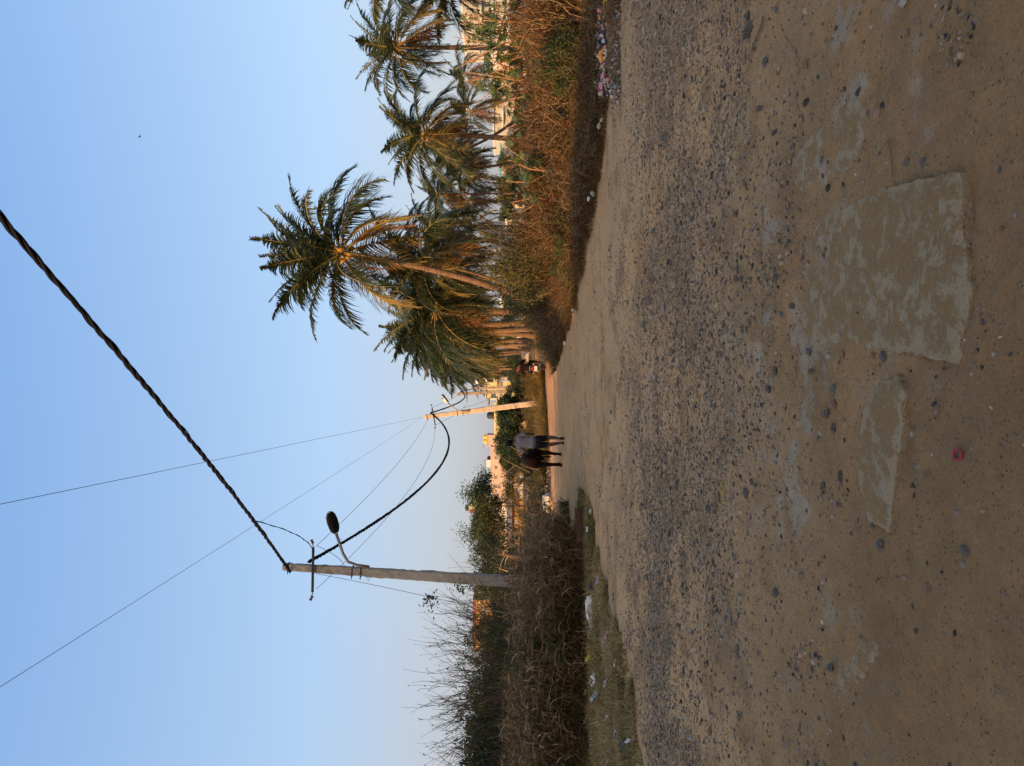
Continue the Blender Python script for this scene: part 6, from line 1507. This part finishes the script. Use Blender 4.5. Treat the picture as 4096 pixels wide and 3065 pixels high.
# ------------------------------------------------------------------ things on the left verge
# worn wooden box lying in the grass
g0 = GZ(2352, 2105); g0.y += .2
c = P(2325, 2108, 15.4); bx = empty('wooden_crate', (c.x, 15.6, hz(c.x, 15.6)), radians(8), 'worn dark wooden crate lying in the verge grass by the branch track', 'crate')
M_oldw = surf('old_dark_wood', [(0.035, 0.025, 0.018), (0.08, 0.055, 0.038), (0.13, 0.09, 0.06)], .95, 5, .6, 30, .1, 0, .01, (1, 6, 6)); M_oldr = surf('reddish_wood', [(0.10, 0.035, 0.022), (0.17, 0.07, 0.04)], .9, 5, .5, 30, .1, 0, .01, (1, 6, 6))
for i in range(4):
    mb = MB(); mb.box((-.33 + random.uniform(-.01, .01), -.02, .0 + i * .055), (.33, .0, .05 + i * .055)); mb.build('plank', M_oldw, bx)
    mb = MB(); mb.box((-.33, .32, .0 + i * .055), (.33, .34, .05 + i * .055)); mb.build('plank', M_oldw, bx)
for sx in (-1, 1): mb = MB(); mb.box((sx * .335 - .012, -.02, 0), (sx * .335 + .012, .34, .22)); mb.build('end_board', M_oldw, bx)
mb = MB(); mb.box((-.12, -.03, .222), (.35, .33, .245)); mb.build('lid', M_oldr, bx)
mb = MB(); mb.box((-.345, -.028, .15), (-.25, -.021, .235)); mb.build('batten', M_oldr, bx)
def bag(px, py, d, size, mat, label, name='plastic_bag', cat='litter', group=None, sc=(1, .7, .6), z=None, seed=0, rot=0):
    rs = np.random.RandomState(seed + int(px)); n = 12; m = 8; V = []; F = []
    for i in range(m + 1):
        ph = pi * i / m - pi / 2
        for k in range(n):
            a = 2 * pi * k / n; r = .88 + .34 * rs.normal() * .8 + .15 * sin(3 * a + i); V.append((cos(ph) * cos(a) * r * sc[0], cos(ph) * sin(a) * r * sc[1], max(-.85, sin(ph)) * sc[2] * (1 + .1 * rs.normal())))
    for i in range(m):
        for k in range(n): F.append((i * n + k, i * n + (k + 1) % n, (i + 1) * n + (k + 1) % n, (i + 1) * n + k))
    q = P(px, py, d) if d else GZ(px, py)
    zz_ = hz(q.x, q.y) + size * sc[2] * .7 if z is None else z
    return tag(link(name, mk_mesh(name, [tuple(size * c for c in v) for v in V], F, mat), None, (q.x, q.y, zz_), (rs.normal() * .1, rs.normal() * .1, rot), 1), label, cat, group)
bag(2362, 2440, 14.0, .21, MPW, 'long white plastic sack in the grass against the reeds', 'plastic_sack', sc=(1.6, .6, .5), rot=.1)
bag(2355, 2535, 14.2, .14, MPC, 'crumpled grey plastic end lying beside the long white sack', sc=(1.4, .6, .5), rot=.3)
bag(2373, 2345, 13.9, .085, MPB, 'black shoe like bundle right of the long white sack', 'black_bundle', sc=(1.3, .8, .9))
wrapper('plastic_packet', 2380, 2610, 90, .45, MPY, 'yellow printed plastic packet in the verge grass', lift=.07, up=.5, crumple=.2)
wrapper('label_print', 2379, 2618, 20, .6, MPBL, 'blue print patch on the yellow packet', lift=.09, up=.5, crumple=.1)
wrapper('plastic_wrapper', 2402, 2322, 30, .5, MPBL, 'pale blue wrapper at the road edge of the verge', lift=.04, up=.6)
L_ = [(2352, 2685, 34, MPP, 'pinkish white torn wrapper at the foot of the weeds'), (2405, 2715, 26, MPW, 'white knotted plastic strip in the verge grass'), (2395, 2735, 22, MPW, 'white plastic strip beside the knotted one'),
      (2415, 2785, 50, MPC, 'large clear plastic sheet scrap on the verge'), (2370, 2770, 18, MPW, 'small white scrap left of the clear sheet'), (2370, 2882, 26, MPW, 'white paper cup like scrap near the dark weeds'), (2345, 2385, 26, MPW, 'white scrap tucked under the reeds right of the sack'),
      (2465, 2540, 22, MPP, 'pale pink paper at the outer verge'), (2452, 2568, 26, MPBR, 'tan curled husk at the outer verge'), (2500, 2655, 18, MPW, 'white scrap at the road edge of the verge'), (2460, 2735, 22, MPC, 'grey scrap in the dark verge patch'),
      (2462, 2875, 18, MPW, 'small white scrap in the middle of the verge'), (2508, 2945, 26, MPC, 'grey plastic strip near the left border'), (2558, 2965, 20, MPW, 'white strip by the black clod at the verge edge'), (2394, 2968, 18, MPW, 'tiny white strip near the left border'),
      (2466, 3055, 24, MPBR, 'pale tan husk at the left border'), (2330, 2175, 26, MPW, 'white crumpled plastic below the wooden crate'), (2338, 2195, 20, MPW, 'white thin strip below the crate'), (2391, 2045, 18, MPC, 'grey green scrap at the grass tip'), (2376, 2118, 14, MPW, 'small white scrap in front of the crate'),
      (2540, 2975, 26, MPB, 'black clod of plastic at the verge edge')]
for i, (px, py, w, m_, lab) in enumerate(L_): wrapper('plastic_scrap', px, py, w * 1.5, .7, m_, lab, lift=.13, up=.5 * (i % 2))
# white sacks and heap of dry leaves across the side track
for py, w, lab in ((1998, .28, 'white cement sack, right one of the pale heap across the side track'), (2022, .30, 'white cement sack, middle one of the pale heap across the side track'), (2045, .22, 'white cement sack, left one of the pale heap across the side track')):
    bag(2180, py, 31.8, w, flat('dusty_white_sack', (0.46, 0.45, 0.40), .8), lab, 'sack', 'sack', sc=(1, .8, .75))
rs = np.random.RandomState(8); n = 5200; q = P(2066, 2080, 33.5); x = q.x + rs.normal(size=n) * 1.0; y = 33.6 + rs.normal(size=n) * .8; z = .05 + rs.rand(n) * .85 * np.exp(-((x - q.x) / 1.3) ** 2 - ((y - 33.6) / 1.1) ** 2)
V, F, R = diamonds(np.stack([x, y, z], 1), .11, .07, rs)
tag(link('dry_leaf_heap', mk_mesh('dry_leaf_heap', V, F, leafm('curled_brown_leaf', [(0.04, 0.025, 0.02), (0.10, 0.065, 0.05), (0.2, 0.15, 0.12), (0.33, 0.28, 0.24)], .1, .8, .1, 1), R)), 'heap of curled brown leaves beyond the side track', 'leaf heap', None, 'stuff')
wrapper('flower', 2188, 1913, 9, 1, MPP, 'pink flower in the weeds left of the cow', 'flower', lift=.35)
# stones of an old foundation beyond the man
for i, (px, py) in enumerate(((2122, 1648), (2128, 1660), (2136, 1672), (2140, 1684), (2142, 1698))):
    q = P(px, py, 45); tag(link('stone', SME['grey'][i], None, tuple((q.x, 45, .35)), (0, 0, i), (.2, .16, .17)), ['first', 'second', 'third', 'fourth', 'fifth'][i] + ' pale boulder of the row left of the sunlit pole, counted from the pole', 'stone')

# ------------------------------------------------------------------ rubbish heap on the right road edge
ag = 'scraps in the rubbish heap on the right road edge'
def hp(px, py, d): q = P(px, py, d); return q
def heap_bag(px, py, w, mat, label, name='plastic_bag', sc=(1, .7, .6), rot=0, seed=0, group=None):
    """px/py of its centre; resting in the heap at a depth where that height makes sense"""
    g = G(2492, py); d = g.y + .18 + (2492 - px) / 100 * .55
    q = P(px, py, d); s = w / FP * d * .40
    return bag(px, py, d, s, mat, label, name, 'litter', group, sc, max(s * sc[2] * .6 + hz(q.x, q.y), q.z), seed, rot)
heap_bag(2436, 12, 66, surf('ripening_husk', [(0.30, .22, .02), (0.42, .30, .03), (0.22, .24, .06)], .5, 4, .2, 40), 'big yellow green coconut in the rubbish at the right border', 'coconut', (1, .8, .85))
heap_bag(2446, 52, 50, M_palm_d, 'brown coconut husk half behind the dry straw', 'coconut_husk', (1, .8, .8)); heap_bag(2441, 98, 52, surf('brown_husk', [(0.16, .07, .03), (.26, .13, .06)], .9, 8, .5, 60), 'split brown coconut husk under the orange straw', 'coconut_husk', (1, .8, .8))
heap_bag(2404, 165, 42, MPB, 'black rubber bag at the top of the rubbish heap', sc=(1, .6, .8)); heap_bag(2403, 160, 26, MPW, 'white disc like lid leaning on the black rubber bag', 'lid', (1, .3, .9))
heap_bag(2412, 222, 58, MPO, 'orange yellow bag in the middle of the rubbish heap', sc=(1.1, .6, .8)); heap_bag(2400, 226, 34, MPC, 'pale green plastic beside the orange yellow bag', sc=(.7, .5, 1.1)); heap_bag(2424, 214, 26, MPW, 'white paper ball on the orange yellow bag', 'paper_ball')
heap_bag(2430, 140, 30, MPY, 'olive yellow wrapper in the rubbish heap', 'wrapper', (1, .4, .5), .5); heap_bag(2413, 303, 36, MPP, 'pink and white packet at the left of the rubbish heap', 'packet'); heap_bag(2405, 345, 40, MPP, 'faded pink bag at the left end of the rubbish heap'); heap_bag(2398, 362, 30, MPR, 'dark red cloth scrap beside the faded pink bag', 'cloth_scrap')
heap_bag(2470, 118, 28, MPR, 'maroon packet low in the rubbish heap', 'packet', (1, .4, .6)); heap_bag(2466, 136, 26, MPW, 'white cup beside the maroon packet', 'cup'); heap_bag(2432, 256, 16, MPT, 'small teal bottle piece in the rubbish heap', 'bottle'); heap_bag(2428, 246, 18, MPP, 'small salmon scrap above the teal bottle piece', 'plastic_scrap')
heap_bag(2475, 305, 24, MPB, 'black sandal on the dirt before the rubbish heap', 'sandal', (1.6, .5, .3)); heap_bag(2395, 505, 30, MPC, 'white torn bag alone on the weeds left of the rubbish heap'); heap_bag(2405, 480, 24, MPC, 'greenish bag scrap near the lone white torn bag')
heap_bag(2370, 775, 40, flat('pale_khaki_paper', (0.30, 0.29, 0.22), .7), 'pale khaki folded paper in the dark weeds at the road edge', 'paper', (1.2, .25, .5), .8); heap_bag(2354, 795, 22, MPW, 'small white corner beside the khaki folded paper', 'plastic_scrap')
heap_bag(2258, 1372, 20, MPW, 'white scrap under the far weeds of the right road edge', 'plastic_scrap'); heap_bag(2290, 1240, 16, MPW, 'tiny white scrap under the palm row weeds', 'plastic_scrap')
rs = np.random.RandomState(31); mats = [MPW, MPW, MPW, MPC, MPC, MPBL, MPB, MPB, MPBR, MPBR, MPO, MPP]; nmm = ['white', 'white', 'white', 'grey', 'grey', 'pale blue', 'black', 'black', 'brown', 'brown', 'orange', 'pink']
for i in range(190):
    py = rs.uniform(-20, 385); px = rs.uniform(2398, 2490) if py < 300 else rs.uniform(2400, 2470); k = rs.randint(12)
    if px > 2455 and rs.rand() < .5: k = rs.choice([3, 8, 9])
    heap_bag(px, py, rs.uniform(10, 30), mats[k], 'small %s scrap in the rubbish heap on the right road edge' % nmm[k], 'plastic_scrap', (1, rs.uniform(.3, .8), rs.uniform(.3, 1)), rs.uniform(0, 3), i, ag)
# mixed litter crumbs
rs = np.random.RandomState(32); n = 6500; py = rs.uniform(-40, 395, n); V_ = []
pts = []
for i in range(n):
    g = G(2490 - rs.rand() * 14, py[i]); b = rs.rand(); pts.append((g.x + b * .55 + .1 * rs.normal(), g.y + b * .7, .01 + .26 * b * (1 - .5 * rs.rand())))
V, F, R = diamonds(np.array(pts), rs.uniform(.02, .07, n), rs.uniform(.015, .04, n), rs)
m_, n_, l_ = new_mat('mixed_litter'); at = n_.new('ShaderNodeAttribute'); at.attribute_name = 'rnd'; rr = ramp(n_, [(0.03, .025, .02), (.12, .08, .05), (.02, .02, .02), (.3, .28, .26), (.16, .11, .07), (.4, .38, .37), (.10, .06, .04), (.32, .12, .05)]); l_.new(at.outputs['Fac'], rr.inputs[0]); l_.new(rr.outputs[0], n_['Principled BSDF'].inputs['Base Color']); n_['Principled BSDF'].inputs['Roughness'].default_value = .7
tag(link('litter_crumbs', mk_mesh('litter_crumbs', V, F, m_, R)), 'small crumbs of dry leaves and torn litter in the rubbish heap', 'litter', None, 'stuff')
mound = MB()
pr = [G(2490, py) for py in range(-60, 400, 20)]
V = []; F = []
for i, g in enumerate(pr):
    e = min(1, i / 2, (len(pr) - 1 - i) / 3)
    for j, (a, h_) in enumerate(((.15, 0), (.25, .06), (.40, .14), (.55, .18), (.75, .12), (.95, 0))): V.append((g.x + a * .6, g.y + a * .8, hz(g.x, g.y) - .02 + h_ * e * random.uniform(.8, 1.2)))
for i in range(len(pr) - 1):
    for j in range(5): a = i * 6 + j; F.append((a, a + 6, a + 7, a + 1))
tag(link('rubbish_mound', mk_mesh('rubbish_mound', V, F, surf('dark_compost', [(0.03, .02, .012), (.12, .075, .04), (.24, .16, .09)], .95, 14, 1, 30, .1, 0, .03))), 'dark rotting mound under the rubbish at the right road edge', 'rubbish heap')
# orange dry straw
q = P(2462, 78, 11.0); tf = tuft_mesh(91, 60, .42, 'straw', .05, .014, .9, (.0, .8)); M_os = leafm('orange_straw', [(0.35, .16, .04), (.55, .28, .07), (.6, .38, .14)], .3, .6, .1)
o = link('straw_bunch', tf, None, (q.x, 11.0, max(.02, q.z - .02)), (0, 0, 1)); tf.materials[0] = M_os; tag(o, 'bright orange dry straw bunch on the coconut husks', 'straw')

# ------------------------------------------------------------------ tell look-alikes of a row apart by where they stand
def ordinal(i):
    w = ['first', 'second', 'third', 'fourth', 'fifth', 'sixth', 'seventh', 'eighth', 'ninth', 'tenth', 'eleventh', 'twelfth', 'thirteenth', 'fourteenth', 'fifteenth', 'sixteenth', 'seventeenth', 'eighteenth', 'nineteenth', 'twentieth']
    return w[i] if i < 20 else 'number %d' % (i + 1)
def relabel(group, what, keyrow, rows, keyx, anchor):
    obs = [o for o in bpy.data.objects if o.parent is None and o.get('group') == group]
    obs.sort(key=keyrow); n = len(rows); per = math.ceil(len(obs) / n)
    for k in range(n):
        r = sorted(obs[k * per:(k + 1) * per], key=keyx)
        for i, o in enumerate(r): o['label'] = '%s, %s from %s in the %s row' % (what, ordinal(i), anchor, rows[k])
R3 = ['front', 'middle', 'back']; R2 = ['front', 'back']
ky = lambda o: o.location.y; kxn = lambda o: -o.location.x
relabel('dead reed clumps left of the road', 'dead brown reed clump', ky, R3, kxn, 'the nearest pole')
relabel('weeds at the foot of the reeds', 'brown weed clump below the reeds', ky, R2, kxn, 'the branch track')
relabel('weeds behind the verge grass', 'olive weed clump behind the verge', ky, R2, kxn, 'the branch track')
ke = lambda o: o.location.x + .3 * o.location.y
relabel('weeds along the right road edge', 'low dark weed tangle', ke, R3, ky, 'the rubbish heap')
relabel('olive weeds along the right road edge', 'low olive weed clump', ke, R2, ky, 'the rubbish heap')
relabel('rusty dry bushes right of the road', 'rusty red dry bush', ky, R3, kxn, 'the road edge')
relabel('olive bushes among the rusty brush', 'olive bush amid rusty brush', ky, R3, kxn, 'the road edge')
relabel('brown dry bushes before the palms', 'brown bush by the leaning palm', ky, R2, kxn, 'the road edge')
relabel('weeds at the far tip of the brush', 'grey green brush tip weeds', ky, R2, kxn, 'the road edge')
relabel('green bushes in the right hand brush', 'green bush in the right brush', ky, R2, kxn, 'the road edge')
relabel('grass tufts on the left verge', 'straw grass tuft on the left verge', ky, ['front', 'second', 'third', 'back'], kxn, 'the road')
